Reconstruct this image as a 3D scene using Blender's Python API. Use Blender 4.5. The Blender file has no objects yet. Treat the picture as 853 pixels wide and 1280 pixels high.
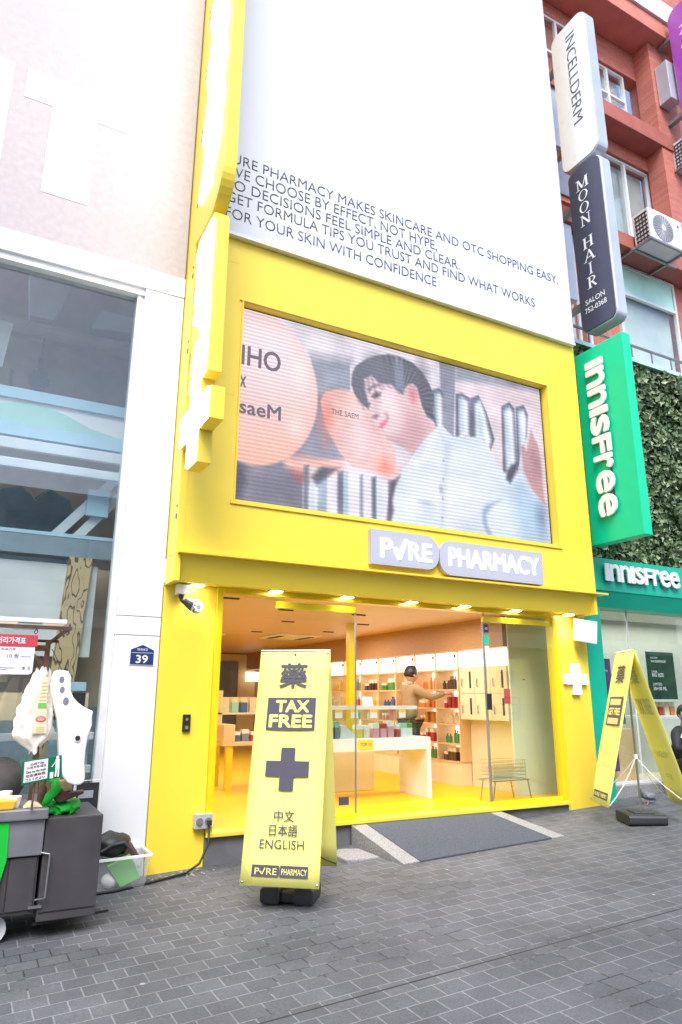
import bpy, bmesh, math, random
import numpy as np
from mathutils import Vector, Matrix

random.seed(7)
rng = np.random.default_rng(7)
SC = bpy.context.scene
COL = SC.collection
R = math.radians

# ------------------------------------------------------------------ camera
PITCH, YAW, ROLL = 0.264304, 0.488744, 0.003939
fw = Vector((math.sin(YAW)*math.cos(PITCH), math.cos(YAW)*math.cos(PITCH), math.sin(PITCH)))
rt = Vector((math.cos(YAW), -math.sin(YAW), 0)); up = rt.cross(fw)
r2 = math.cos(ROLL)*rt + math.sin(ROLL)*up
u2 = -math.sin(ROLL)*rt + math.cos(ROLL)*up
cd = bpy.data.cameras.new('camera'); cam = bpy.data.objects.new('camera', cd); COL.objects.link(cam)
cam.matrix_world = Matrix(((r2.x, u2.x, -fw.x, 0), (r2.y, u2.y, -fw.y, 0), (r2.z, u2.z, -fw.z, 1.61), (0, 0, 0, 1)))
cd.sensor_fit = 'VERTICAL'; cd.sensor_height = 36; cd.lens = 855.82/1280*36
cd.clip_start = 0.05; cd.clip_end = 500
SC.camera = cam

# ------------------------------------------------------------------ world, sun, exposure
SUN_EL, SUN_AZ = R(53), R(206)          # azimuth measured from +Y clockwise: behind the camera, to its left
w = bpy.data.worlds.new('World'); SC.world = w; w.use_nodes = True
wn = w.node_tree.nodes; wl = w.node_tree.links
sky = wn.new('ShaderNodeTexSky'); sky.sky_type = 'NISHITA'; sky.sun_disc = False
sky.sun_elevation = SUN_EL; sky.sun_rotation = SUN_AZ
sky.air_density = 1.0; sky.dust_density = 2.0; sky.ozone_density = 1.0
wl.new(sky.outputs[0], wn['Background'].inputs[0]); wn['Background'].inputs[1].default_value = 0.15
sd = bpy.data.lights.new('sun', 'SUN'); so = bpy.data.objects.new('sun', sd); COL.objects.link(so)
sd.energy = 1.5; sd.angle = R(34); sd.color = (1, .985, .96)
sdir = Vector((math.sin(SUN_AZ)*math.cos(SUN_EL), math.cos(SUN_AZ)*math.cos(SUN_EL), math.sin(SUN_EL)))
so.rotation_euler = sdir.to_track_quat('Z', 'Y').to_euler()
SC.view_settings.view_transform = 'Standard'; SC.view_settings.look = 'None'
SC.view_settings.gamma = 1.0; SC.view_settings.use_curve_mapping = False
SC.view_settings.exposure = 1.28

# ------------------------------------------------------------------ materials
def lin(c):
    return tuple(((v/255)/12.92 if v/255 <= .04045 else ((v/255+.055)/1.055)**2.4) for v in c)

def mat(name, col, rough=.5, metal=0.0, var=.05, scale=6.0, bump=0.0, emit=0.0, spec=.5, coat=0.0, bscale=None, trans=0.0, wear=0.0):
    m = bpy.data.materials.new(name); m.use_nodes = True
    nt = m.node_tree; n = nt.nodes; l = nt.links
    b = n['Principled BSDF']
    b.inputs['Roughness'].default_value = rough; b.inputs['Metallic'].default_value = metal
    b.inputs['Specular IOR Level'].default_value = spec; b.inputs['Coat Weight'].default_value = coat
    b.inputs['Base Color'].default_value = (*col, 1)
    tc = n.new('ShaderNodeTexCoord')
    if var > 0:
        no = n.new('ShaderNodeTexNoise'); no.inputs['Scale'].default_value = scale; no.inputs['Detail'].default_value = 5
        l.new(tc.outputs['Object'], no.inputs['Vector'])
        mr = n.new('ShaderNodeMapRange'); mr.inputs[1].default_value = .3; mr.inputs[2].default_value = .7
        mr.inputs[3].default_value = 1-var; mr.inputs[4].default_value = 1+var
        l.new(no.outputs['Fac'], mr.inputs[0])
        mx = n.new('ShaderNodeVectorMath'); mx.operation = 'SCALE'; mx.inputs[0].default_value = col
        l.new(mr.outputs[0], mx.inputs['Scale']); l.new(mx.outputs[0], b.inputs['Base Color'])
        m2 = n.new('ShaderNodeMapRange'); m2.inputs[3].default_value = max(0, rough-.08); m2.inputs[4].default_value = min(1, rough+.08)
        l.new(no.outputs['Fac'], m2.inputs[0]); l.new(m2.outputs[0], b.inputs['Roughness'])
    if wear > 0:          # sparse scuffs and streaks with a shape of their own
        wm = n.new('ShaderNodeMapping'); wm.inputs['Scale'].default_value = (1, 1, .35); l.new(tc.outputs['Object'], wm.inputs[0])
        wn_ = n.new('ShaderNodeTexNoise'); wn_.inputs['Scale'].default_value = 9; wn_.inputs['Detail'].default_value = 8; wn_.inputs['Roughness'].default_value = .72
        l.new(wm.outputs[0], wn_.inputs['Vector'])
        wr = n.new('ShaderNodeMapRange'); wr.inputs[1].default_value = .66; wr.inputs[2].default_value = .74; wr.inputs[4].default_value = wear; l.new(wn_.outputs['Fac'], wr.inputs[0])
        wx = n.new('ShaderNodeMix'); wx.data_type = 'RGBA'; wx.inputs[7].default_value = (.22, .20, .17, 1); l.new(wr.outputs[0], wx.inputs[0])
        if var > 0: l.new(mx.outputs[0], wx.inputs[6])
        else: wx.inputs[6].default_value = (*col, 1)
        l.new(wx.outputs[2], b.inputs['Base Color'])
    if bump > 0:
        nb = n.new('ShaderNodeTexNoise'); nb.inputs['Scale'].default_value = bscale or scale*8; nb.inputs['Detail'].default_value = 3
        l.new(tc.outputs['Object'], nb.inputs['Vector'])
        bp = n.new('ShaderNodeBump'); bp.inputs['Strength'].default_value = bump; bp.inputs['Distance'].default_value = .01
        l.new(nb.outputs['Fac'], bp.inputs['Height']); l.new(bp.outputs[0], b.inputs['Normal'])
    if emit > 0:
        b.inputs['Emission Color'].default_value = (*col, 1); b.inputs['Emission Strength'].default_value = emit
    if trans > 0:
        o = n['Material Output']; t = n.new('ShaderNodeBsdfTranslucent'); t.inputs[0].default_value = (*col, 1)
        ms = n.new('ShaderNodeMixShader'); ms.inputs[0].default_value = trans
        l.new(b.outputs[0], ms.inputs[1]); l.new(t.outputs[0], ms.inputs[2]); l.new(ms.outputs[0], o.inputs[0])
    return m

def glass_mat(name, tint=(1, 1, 1), refl=1.0, rough=0.0, ior=1.5):
    m = bpy.data.materials.new(name); m.use_nodes = True
    nt = m.node_tree; n = nt.nodes; l = nt.links; n.remove(n['Principled BSDF'])
    t = n.new('ShaderNodeBsdfTransparent'); t.inputs[0].default_value = (*tint, 1)
    g = n.new('ShaderNodeBsdfGlossy'); g.inputs['Roughness'].default_value = rough; g.inputs[0].default_value = (refl, refl, refl, 1)
    f = n.new('ShaderNodeFresnel'); ge = n.new('ShaderNodeNewGeometry'); mi = n.new('ShaderNodeMix')
    l.new(ge.outputs['Backfacing'], mi.inputs[0]); mi.inputs[2].default_value = ior; mi.inputs[3].default_value = 1/ior; l.new(mi.outputs[0], f.inputs[0])
    x = n.new('ShaderNodeMixShader'); l.new(f.outputs[0], x.inputs[0]); l.new(t.outputs[0], x.inputs[1]); l.new(g.outputs[0], x.inputs[2])
    l.new(x.outputs[0], n['Material Output'].inputs[0])
    return m

def emis(name, col, s):
    m = bpy.data.materials.new(name); m.use_nodes = True
    n = m.node_tree.nodes; b = n['Principled BSDF']
    b.inputs['Base Color'].default_value = (*col, 1); b.inputs['Emission Color'].default_value = (*col, 1)
    b.inputs['Emission Strength'].default_value = s; b.inputs['Roughness'].default_value = .35
    return m

def brick_mat(name, c1, c2, mortar, bw, rh, ms, axes='xz', rough=.8, offset=.5, bump=.4, var=.25, nscale=1.2, seam=None):
    m = bpy.data.materials.new(name); m.use_nodes = True
    nt = m.node_tree; n = nt.nodes; l = nt.links; b = n['Principled BSDF']
    tc = n.new('ShaderNodeTexCoord'); sp = n.new('ShaderNodeSeparateXYZ'); cb = n.new('ShaderNodeCombineXYZ')
    l.new(tc.outputs['Object'], sp.inputs[0])
    dist = n.new('ShaderNodeTexNoise'); dist.inputs['Scale'].default_value = 3.0
    l.new(tc.outputs['Object'], dist.inputs['Vector'])
    for i, a in enumerate(axes):
        ad = n.new('ShaderNodeMath'); ad.operation = 'MULTIPLY_ADD'; ad.inputs[1].default_value = ms*1.2
        l.new(dist.outputs['Fac'], ad.inputs[0]); l.new(sp.outputs['xyz'.index(a)], ad.inputs[2]); l.new(ad.outputs[0], cb.inputs[i])
    br = n.new('ShaderNodeTexBrick'); br.inputs['Scale'].default_value = 1; br.inputs['Brick Width'].default_value = bw
    br.inputs['Row Height'].default_value = rh; br.inputs['Mortar Size'].default_value = ms; br.inputs['Mortar Smooth'].default_value = .25
    br.offset = offset; br.inputs['Color1'].default_value = (*c1, 1); br.inputs['Color2'].default_value = (*c2, 1); br.inputs['Mortar'].default_value = (*mortar, 1)
    l.new(cb.outputs[0], br.inputs['Vector'])
    no = n.new('ShaderNodeTexNoise'); no.inputs['Scale'].default_value = nscale; no.inputs['Detail'].default_value = 8; no.inputs['Roughness'].default_value = .65
    l.new(tc.outputs['Object'], no.inputs['Vector'])
    mr = n.new('ShaderNodeMapRange'); mr.inputs[1].default_value = .3; mr.inputs[2].default_value = .7; mr.inputs[3].default_value = 1-var; mr.inputs[4].default_value = 1+var
    l.new(no.outputs['Fac'], mr.inputs[0])
    sc = n.new('ShaderNodeVectorMath'); sc.operation = 'SCALE'; l.new(br.outputs['Color'], sc.inputs[0]); l.new(mr.outputs[0], sc.inputs['Scale'])
    fine = n.new('ShaderNodeTexNoise'); fine.inputs['Scale'].default_value = 90; fine.inputs['Detail'].default_value = 2
    l.new(tc.outputs['Object'], fine.inputs['Vector'])
    fr = n.new('ShaderNodeMapRange'); fr.inputs[1].default_value = .3; fr.inputs[2].default_value = .7; fr.inputs[3].default_value = .8; fr.inputs[4].default_value = 1.2
    l.new(fine.outputs['Fac'], fr.inputs[0])
    s2 = n.new('ShaderNodeVectorMath'); s2.operation = 'SCALE'; l.new(sc.outputs[0], s2.inputs[0]); l.new(fr.outputs[0], s2.inputs['Scale'])
    last = s2
    big = n.new('ShaderNodeTexNoise'); big.inputs['Scale'].default_value = .55; big.inputs['Detail'].default_value = 6; big.inputs['Roughness'].default_value = .7
    l.new(tc.outputs['Object'], big.inputs['Vector'])
    if seam is not None:
        jm = n.new('ShaderNodeMapRange'); jm.inputs[1].default_value = .535; jm.inputs[2].default_value = .56; l.new(big.outputs['Fac'], jm.inputs[0])
        jx = n.new('ShaderNodeMix'); jx.data_type = 'RGBA'; jx.inputs[6].default_value = (*mortar, 1); jx.inputs[7].default_value = (.03, .03, .03, 1)
        l.new(jm.outputs[0], jx.inputs[0]); l.new(jx.outputs[2], br.inputs['Mortar'])
    if seam is not None:                       # one wider dirty joint and sparse pale specks (gum, grit) on the paving
        d = n.new('ShaderNodeMath'); d.operation = 'SUBTRACT'; d.inputs[1].default_value = seam; l.new(sp.outputs[1], d.inputs[0])
        ab = n.new('ShaderNodeMath'); ab.operation = 'ABSOLUTE'; l.new(d.outputs[0], ab.inputs[0])
        nn = n.new('ShaderNodeMath'); nn.operation = 'MULTIPLY'; nn.inputs[1].default_value = .013; l.new(no.outputs['Fac'], nn.inputs[0])
        lt = n.new('ShaderNodeMath'); lt.operation = 'LESS_THAN'; l.new(ab.outputs[0], lt.inputs[0]); l.new(nn.outputs[0], lt.inputs[1])
        mx = n.new('ShaderNodeMix'); mx.data_type = 'RGBA'; l.new(lt.outputs[0], mx.inputs[0]); l.new(s2.outputs[0], mx.inputs[6]); mx.inputs[7].default_value = (.018, .017, .017, 1)
        vo = n.new('ShaderNodeTexVoronoi'); vo.inputs['Scale'].default_value = 2.6; l.new(tc.outputs['Object'], vo.inputs['Vector'])
        l2 = n.new('ShaderNodeMath'); l2.operation = 'LESS_THAN'; l2.inputs[1].default_value = .04; l.new(vo.outputs['Distance'], l2.inputs[0])
        m3 = n.new('ShaderNodeMix'); m3.data_type = 'RGBA'; l.new(l2.outputs[0], m3.inputs[0]); l.new(mx.outputs[2], m3.inputs[6]); m3.inputs[7].default_value = (.3, .29, .28, 1)
        l.new(m3.outputs[2], b.inputs['Base Color'])
    else:
        l.new(last.outputs[0], b.inputs['Base Color'])
    bp = n.new('ShaderNodeBump'); bp.inputs['Strength'].default_value = bump; bp.inputs['Distance'].default_value = .008
    iv = n.new('ShaderNodeMath'); iv.operation = 'SUBTRACT'; iv.inputs[0].default_value = 1; l.new(br.outputs['Fac'], iv.inputs[1])
    ad = n.new('ShaderNodeMath'); ad.operation = 'MULTIPLY_ADD'; ad.inputs[1].default_value = .35; l.new(fine.outputs['Fac'], ad.inputs[0]); l.new(iv.outputs[0], ad.inputs[2])
    l.new(ad.outputs[0], bp.inputs['Height']); l.new(bp.outputs[0], b.inputs['Normal'])
    b.inputs['Roughness'].default_value = rough
    return m

def grain_mat(name, c1, c2, axis_scale, rough=.45, wave=4.0, dist=3.0):
    m = bpy.data.materials.new(name); m.use_nodes = True
    n = m.node_tree.nodes; l = m.node_tree.links; b = n['Principled BSDF']
    tc = n.new('ShaderNodeTexCoord'); mp = n.new('ShaderNodeMapping'); mp.inputs['Scale'].default_value = axis_scale
    l.new(tc.outputs['Object'], mp.inputs[0])
    no = n.new('ShaderNodeTexNoise'); no.inputs['Scale'].default_value = wave; no.inputs['Detail'].default_value = 6; no.inputs['Distortion'].default_value = dist
    l.new(mp.outputs[0], no.inputs['Vector'])
    cr = n.new('ShaderNodeValToRGB'); cr.color_ramp.elements[0].position = .35; cr.color_ramp.elements[1].position = .65
    cr.color_ramp.elements[0].color = (*c1, 1); cr.color_ramp.elements[1].color = (*c2, 1)
    l.new(no.outputs['Fac'], cr.inputs[0]); l.new(cr.outputs[0], b.inputs['Base Color']); b.inputs['Roughness'].default_value = rough
    return m

YEL = (.88, .655, .055)
M = dict(
    yellow=mat('yellow_paint', YEL, .36, var=.035, scale=1.1, bump=.10, bscale=2.2, wear=.35),
    yellow_dk=mat('yellow_frame', (.78, .60, .01), .3, var=.03),
    yellow_floor=mat('yellow_floor', (.84, .49, .0), .4, var=.04, scale=2, spec=.3),
    white=mat('white_panel', (.74, .74, .76), .4, var=.04, scale=1.5, wear=.4),
    white_gloss=mat('white_plastic', (.82, .82, .82), .3, var=.02),
    vinyl=mat('white_vinyl', (.62, .625, .70), .42, var=.02, scale=.8, bump=.35, bscale=1.1),
    pinkboard=mat('pink_stone_board', (.40, .35, .355), .6, var=.07, scale=13, bump=.2, bscale=22),
    boardletter=mat('white_lettering', (.60, .60, .62), .5, var=.02),
    grey_txt=mat('billboard_print', (.075, .08, .105), .6, var=0),
    ink=mat('purple_grey_ink', (.07, .06, .085), .6, var=0),
    fabric=mat('pale_yellow_fabric', (.97, .92, .25), .75, var=.02, trans=.15, bump=.05, bscale=4),
    ghost=mat('ink_showing_through', (.62, .60, .26), .8, var=0),
    dark=mat('dark_plastic', (.028, .03, .034), .45, var=.15),
    black=mat('black_rubber', (.012, .012, .013), .5, var=.1),
    granite=mat('granite_kerb', (.25, .25, .25), .7, var=.35, scale=60, bump=.2),
    plinth=mat('grey_plinth', (.14, .14, .15), .6, var=.2, scale=5),
    mat_rubber=mat('grey_ramp_matting', (.062, .072, .09), .9, var=.3, scale=55, bump=.8, bscale=90),
    steel=mat('steel', (.55, .56, .58), .3, metal=1, var=.1),
    dullsteel=mat('dull_steel_sheet', (.30, .30, .32), .42, metal=.6, var=.14, scale=3, wear=.5),
    cartgrey=mat('cart_dark_sheet', (.062, .058, .060), .5, metal=.15, var=.15, scale=5, wear=.6),
    green=mat('shop_green', (.0, .60, .30), .4, var=.03),
    green_dk=mat('shop_green_panel', (.0, .40, .25), .4, var=.04),
    leaf=None,
    glass=glass_mat('window_glass', (.92, .95, .94), .9),
    glass_dark=glass_mat('tinted_window_glass', (.85, .88, .88), 1.0, ior=1.6),
    glass_clear=glass_mat('door_glass', (.95, .97, .95), .9, ior=1.4),
    acrylic=glass_mat('clear_acrylic', (.90, .96, .95), .8, ior=1.35),
    film=mat('milky_film', (.70, .74, .66), .35, var=.04, scale=2),
    lightbox=emis('lit_white_acrylic', (1, .97, .92), .75),
    cross=emis('lit_cross', (1, 1, 1), 1.2),
    signglow=emis('lit_sign_face', (1, 1, .96), 2.6),
    greysign=mat('lavender_sign_face', (.47, .47, .54), .4, var=.01),
    signlet=emis('lit_sign_letters', (1, 1, 1), .95),
    lamp=emis('downlight_glow', (1, .97, .88), 14),
    wood=grain_mat('ceiling_wood', (.58, .37, .17), (.70, .47, .24), (1.2, 18, 1), .45),
    woodwall=grain_mat('wall_wood', (.38, .20, .085), (.50, .285, .13), (1, 1.5, 22), .5),
    oak=mat('pale_oak_laminate', (.72, .50, .26), .45, var=.06, scale=4),
    cream=mat('cream_laminate', (.80, .68, .46), .4, var=.04),
    shelfback=emis('lit_shelf_back', (1, .93, .80), .75),
    osb=None,
    bluebeam=mat('pale_blue_paint', (.46, .66, .78), .4, var=.05),
    bluegrey=mat('blue_grey_paint', (.25, .33, .38), .45, var=.12),
    railwhite=mat('white_rail', (.70, .74, .78), .35, var=.05),
    concrete=mat('grey_brown_plaster', (.56, .48, .42), .8, var=.14, scale=3, bump=.2),
    beige=mat('beige_plaster', (.60, .50, .38), .8, var=.15, scale=3),
    redbrick=brick_mat('red_tile', lin((178, 100, 86)), lin((194, 116, 100)), lin((160, 108, 98)), .22, .075, .006, 'xz', .7, bump=.4, var=.12),
    redplain=mat('red_render', lin((198, 122, 104)), .7, var=.12, scale=2.5, bump=.15),
    reddark=mat('red_brown_ledge', lin((162, 92, 80)), .7, var=.15, scale=3, bump=.2),
    cornice=mat('cream_band', (.72, .66, .58), .6, var=.1),
    aluminium=mat('window_aluminium', (.72, .74, .76), .35, metal=.2, var=.05),
    paneview=mat('net_curtain', (.52, .56, .58), .8, var=.25, scale=1.2),
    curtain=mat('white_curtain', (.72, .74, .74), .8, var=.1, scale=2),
    teal=mat('pale_teal_band', (.45, .72, .66), .5, var=.1, scale=2),
    purple=mat('purple_sign_face', (.36, .07, .42), .35, var=.05),
    navy=mat('slate_navy_face', (.055, .062, .105), .35, var=.04),
    signwhite=mat('white_sign_face', (.84, .85, .87), .3, var=.02),
    signside=mat('brushed_sign_side', (.52, .54, .60), .35, metal=.35, var=.08, scale=2),
    acgrey=mat('outdoor_unit_enamel', (.66, .67, .68), .45, var=.05),
    skin=mat('skin', (.55, .33, .23), .5, var=.05),
    hair=mat('dark_hair', (.016, .012, .011), .5, var=.2, scale=30),
    jumper=mat('beige_jumper', (.36, .245, .14), .9, var=.08, scale=20, bump=.3),
    trouser=mat('dark_trousers', (.03, .03, .04), .8, var=.1),
    jacket=mat('black_jacket', (.013, .014, .016), .7, var=.1),
    plate_blue=mat('navy_enamel', (.02, .035, .13), .35, var=.03),
    cartgreen=mat('bright_green_cloth', (.0, .46, .03), .6, var=.08, scale=4),
    greenbox=mat('green_plastic_box', (.16, .50, .12), .45, var=.05),
    redp=mat('red_print', (.55, .05, .07), .5, var=.04),
    paper=mat('white_paper', (.80, .80, .82), .6, var=.02),
    foam=mat('white_foam', (.90, .89, .86), .55, var=.03),
    bag_pl=mat('thin_white_polythene', (.86, .83, .78), .3, var=.06, scale=12, trans=.3, bump=.5, bscale=30),
    bin_pl=None,
    brown=mat('brown_leatherette', (.12, .05, .04), .5, var=.2, scale=12),
    rust=mat('rusty_steel', (.10, .05, .035), .7, var=.4, scale=20),
    darkgreen=mat('dark_green_poster', (.012, .055, .02), .4, var=.5, scale=9),
    innerwall=mat('pale_green_wall', (.62, .66, .58), .6, var=.04),
    violet=mat('violet_banner', (.10, .05, .17), .5, var=.05),
    bluecloth=mat('blue_cloth', (.07, .10, .30), .7, var=.15),
    pigeon=mat('pigeon_feather', (.17, .18, .21), .6, var=.3, scale=40),
    greyfab=mat('charcoal_cloth', (.06, .06, .068), .85, var=.2, scale=15, bump=.3),
    yellowtray=mat('yellow_tray', (.85, .50, .03), .4, var=.05),
    opp=mat('opposite_wall', (.30, .29, .28), .8, var=.15, scale=1.5),
    oppglass=mat('opposite_window', (.04, .05, .06), .15, var=.1),
)
m = bpy.data.materials.new('milky_bin_plastic'); m.use_nodes = True
n_ = m.node_tree.nodes; l_ = m.node_tree.links; b_ = n_['Principled BSDF']; b_.inputs['Base Color'].default_value = (.75, .78, .82, 1); b_.inputs['Roughness'].default_value = .3
t_ = n_.new('ShaderNodeBsdfTransparent'); x_ = n_.new('ShaderNodeMixShader'); x_.inputs[0].default_value = .20
l_.new(t_.outputs[0], x_.inputs[1]); l_.new(b_.outputs[0], x_.inputs[2]); l_.new(x_.outputs[0], n_['Material Output'].inputs[0]); M['bin_pl'] = m

m = bpy.data.materials.new('ivy_leaf'); m.use_nodes = True
n_ = m.node_tree.nodes; l_ = m.node_tree.links; b_ = n_['Principled BSDF']
gi = n_.new('ShaderNodeNewGeometry'); cr = n_.new('ShaderNodeValToRGB')
cr.color_ramp.elements[0].color = (.05, .085, .03, 1); cr.color_ramp.elements[1].color = (.26, .32, .17, 1)
e = cr.color_ramp.elements.new(.6); e.color = (.12, .19, .075, 1)
l_.new(gi.outputs['Random Per Island'], cr.inputs[0]); l_.new(cr.outputs[0], b_.inputs['Base Color']); b_.inputs['Roughness'].default_value = .45
M['leaf'] = m
m = bpy.data.materials.new('grained_board'); m.use_nodes = True; n_ = m.node_tree.nodes; l_ = m.node_tree.links; b_ = n_['Principled BSDF']
tc = n_.new('ShaderNodeTexCoord'); mp = n_.new('ShaderNodeMapping'); mp.inputs['Scale'].default_value = (4.5, 4.5, 1.3); l_.new(tc.outputs['Object'], mp.inputs[0])
no = n_.new('ShaderNodeTexNoise'); no.inputs['Scale'].default_value = 1.6; no.inputs['Detail'].default_value = 2; l_.new(mp.outputs[0], no.inputs['Vector'])
mu = n_.new('ShaderNodeMath'); mu.operation = 'MULTIPLY'; mu.inputs[1].default_value = 60; l_.new(no.outputs['Fac'], mu.inputs[0])
sn = n_.new('ShaderNodeMath'); sn.operation = 'SINE'; l_.new(mu.outputs[0], sn.inputs[0])
cr = n_.new('ShaderNodeValToRGB'); cr.color_ramp.elements[0].position = .55; cr.color_ramp.elements[0].color = (.62, .48, .28, 1); cr.color_ramp.elements[1].position = .95; cr.color_ramp.elements[1].color = (.13, .09, .05, 1)
l_.new(sn.outputs[0], cr.inputs[0]); l_.new(cr.outputs[0], b_.inputs['Base Color']); b_.inputs['Roughness'].default_value = .7; M['osb'] = m
M['paver'] = brick_mat('street_paver', (.074, .079, .089), (.098, .103, .113), (.185, .186, .192), .176, .148, .005, 'xy', .72, bump=.6, var=.30, nscale=1.3, seam=3.64)

# ------------------------------------------------------------------ builders
class B:
    def __init__(s): s.bm = bmesh.new(); s.mi = 0
    def _f(s, vs):
        try:
            f = s.bm.faces.new(vs); f.material_index = s.mi; return f
        except ValueError: return None
    def quad(s, *ps): return s._f([s.bm.verts.new(p) for p in ps])
    def hexa(s, p):      # p: 8 points, bottom 4 ccw then top 4
        v = [s.bm.verts.new(q) for q in p]
        for idx in ((3, 2, 1, 0), (4, 5, 6, 7), (0, 1, 5, 4), (1, 2, 6, 5), (2, 3, 7, 6), (3, 0, 4, 7)): s._f([v[i] for i in idx])
        return s
    def box(s, x0, x1, y0, y1, z0, z1):
        return s.hexa([(x0, y0, z0), (x1, y0, z0), (x1, y1, z0), (x0, y1, z0), (x0, y0, z1), (x1, y0, z1), (x1, y1, z1), (x0, y1, z1)])
    def bar(s, a, b, wd, ht=None, upv=(0, 0, 1)):
        a, b = Vector(a), Vector(b); ht = ht or wd; d = (b-a).normalized(); U = Vector(upv)
        if abs(d.dot(U)) > .98: U = Vector((0, 1, 0))
        sx = d.cross(U).normalized()*wd/2; uy = sx.cross(d).normalized()*ht/2
        return s.hexa([a-sx-uy, a+sx-uy, b+sx-uy, b-sx-uy, a-sx+uy, a+sx+uy, b+sx+uy, b-sx+uy])
    def tube(s, pts, r, seg=8, caps=True):
        pts = [Vector(p) for p in pts]; rings = []
        rs = r if isinstance(r, (list, tuple)) else [r]*len(pts)
        pu = None
        for i, p in enumerate(pts):
            d = ((pts[min(i+1, len(pts)-1)]-pts[max(i-1, 0)])).normalized()
            if pu is None:
                pu = d.orthogonal().normalized()
            pu = (pu - d*pu.dot(d)).normalized(); q = d.cross(pu)
            rings.append([s.bm.verts.new(p+(pu*math.cos(t)+q*math.sin(t))*rs[i]) for t in [2*math.pi*k/seg for k in range(seg)]])
        for a, b in zip(rings, rings[1:]):
            for k in range(seg): s._f([a[k], a[(k+1) % seg], b[(k+1) % seg], b[k]])
        if caps:
            s._f(rings[0][::-1]); s._f(rings[-1])
        return s
    def prism(s, poly, o, ax, ay, az, depth):   # polygon in (ax, ay), extruded depth along az from o
        o, ax, ay, az = Vector(o), Vector(ax), Vector(ay), Vector(az)
        a = [s.bm.verts.new(o+ax*x+ay*y) for x, y in poly]; b = [s.bm.verts.new(o+ax*x+ay*y+az*depth) for x, y in poly]
        s._f(a[::-1]); s._f(b); k = len(poly)
        for i in range(k): s._f([a[i], a[(i+1) % k], b[(i+1) % k], b[i]])
        return s
    def sphere(s, c, r, seg=12, ring=8):
        r = (r, r, r) if not isinstance(r, (tuple, list)) else r
        g = bmesh.ops.create_uvsphere(s.bm, u_segments=seg, v_segments=ring, radius=1)
        for v in g['verts']: v.co = Vector((v.co.x*r[0]+c[0], v.co.y*r[1]+c[1], v.co.z*r[2]+c[2]))
        for v in g['verts']:
            for f in v.link_faces: f.material_index = s.mi
        return s
    def lathe(s, prof, c, seg=14):
        rings = [[s.bm.verts.new((c[0]+r*math.cos(2*math.pi*k/seg), c[1]+r*math.sin(2*math.pi*k/seg), c[2]+z)) for k in range(seg)] for r, z in prof]
        for a, b in zip(rings, rings[1:]):
            for k in range(seg): s._f([a[k], a[(k+1) % seg], b[(k+1) % seg], b[k]])
        s._f(rings[0][::-1]); s._f(rings[-1]); return s
    def mesh(s, name, mats, bevel=0, smooth=False):
        bm = s.bm
        bmesh.ops.recalc_face_normals(bm, faces=bm.faces)
        if bevel:
            ed = [e for e in bm.edges if len(e.link_faces) == 2 and e.calc_face_angle(0) > .5]
            bmesh.ops.bevel(bm, geom=ed, offset=bevel, segments=2, affect='EDGES', clamp_overlap=True, profile=.6)
        me = bpy.data.meshes.new(name)
        if smooth:
            for f in bm.faces: f.smooth = True
        bm.to_mesh(me); bm.free()
        for mm in (mats if isinstance(mats, (list, tuple)) else [mats]): me.materials.append(M[mm] if isinstance(mm, str) else mm)
        return me

def thing(name, label, cat, loc=(0, 0, 0), rotz=0, group=None, kind='thing'):
    o = bpy.data.objects.new(name, None); COL.objects.link(o); o.empty_display_size = .1
    o.location = loc; o.rotation_euler = (0, 0, rotz)
    o['label'] = label; o['category'] = cat
    if kind: o['kind'] = kind
    if group: o['group'] = group
    o.matrix_basis = Matrix.Translation(loc) @ Matrix.Rotation(rotz, 4, 'Z')
    return o

def root_of(p):
    while p.parent: p = p.parent
    return p

def part(name, b, mats, parent, label=None, bevel=0, smooth=False, local=False):
    """link one mesh under parent; verts are world coordinates unless local"""
    me = b.mesh(name, mats, bevel, smooth) if isinstance(b, B) else b
    if not local:
        me.transform(root_of(parent).matrix_basis.inverted())
    o = bpy.data.objects.new(name, me); COL.objects.link(o); o.parent = parent
    if label: o['label'] = label
    return o

def solo(name, b, mats, label, cat, loc=None, group=None, bevel=0, smooth=False, kind='thing'):
    """a thing that is one mesh; origin moved to its base"""
    me = b.mesh(name, mats, bevel, smooth) if isinstance(b, B) else b
    co = np.empty(len(me.vertices)*3, 'f'); me.vertices.foreach_get('co', co); co = co.reshape(-1, 3)
    c = Vector(((co[:, 0].min()+co[:, 0].max())/2, (co[:, 1].min()+co[:, 1].max())/2, co[:, 2].min())) if loc is None else Vector(loc)
    c = Vector([float(v) for v in c])
    me.transform(Matrix.Translation(-c))
    o = bpy.data.objects.new(name, me); COL.objects.link(o); o.location = c
    if label: o['label'] = label
    if cat: o['category'] = cat
    if kind: o['kind'] = kind
    if group: o['group'] = group
    return o

def struct(name, b, mats): return solo(name, b, mats, None, None, (0, 0, 0), kind='structure')

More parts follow.
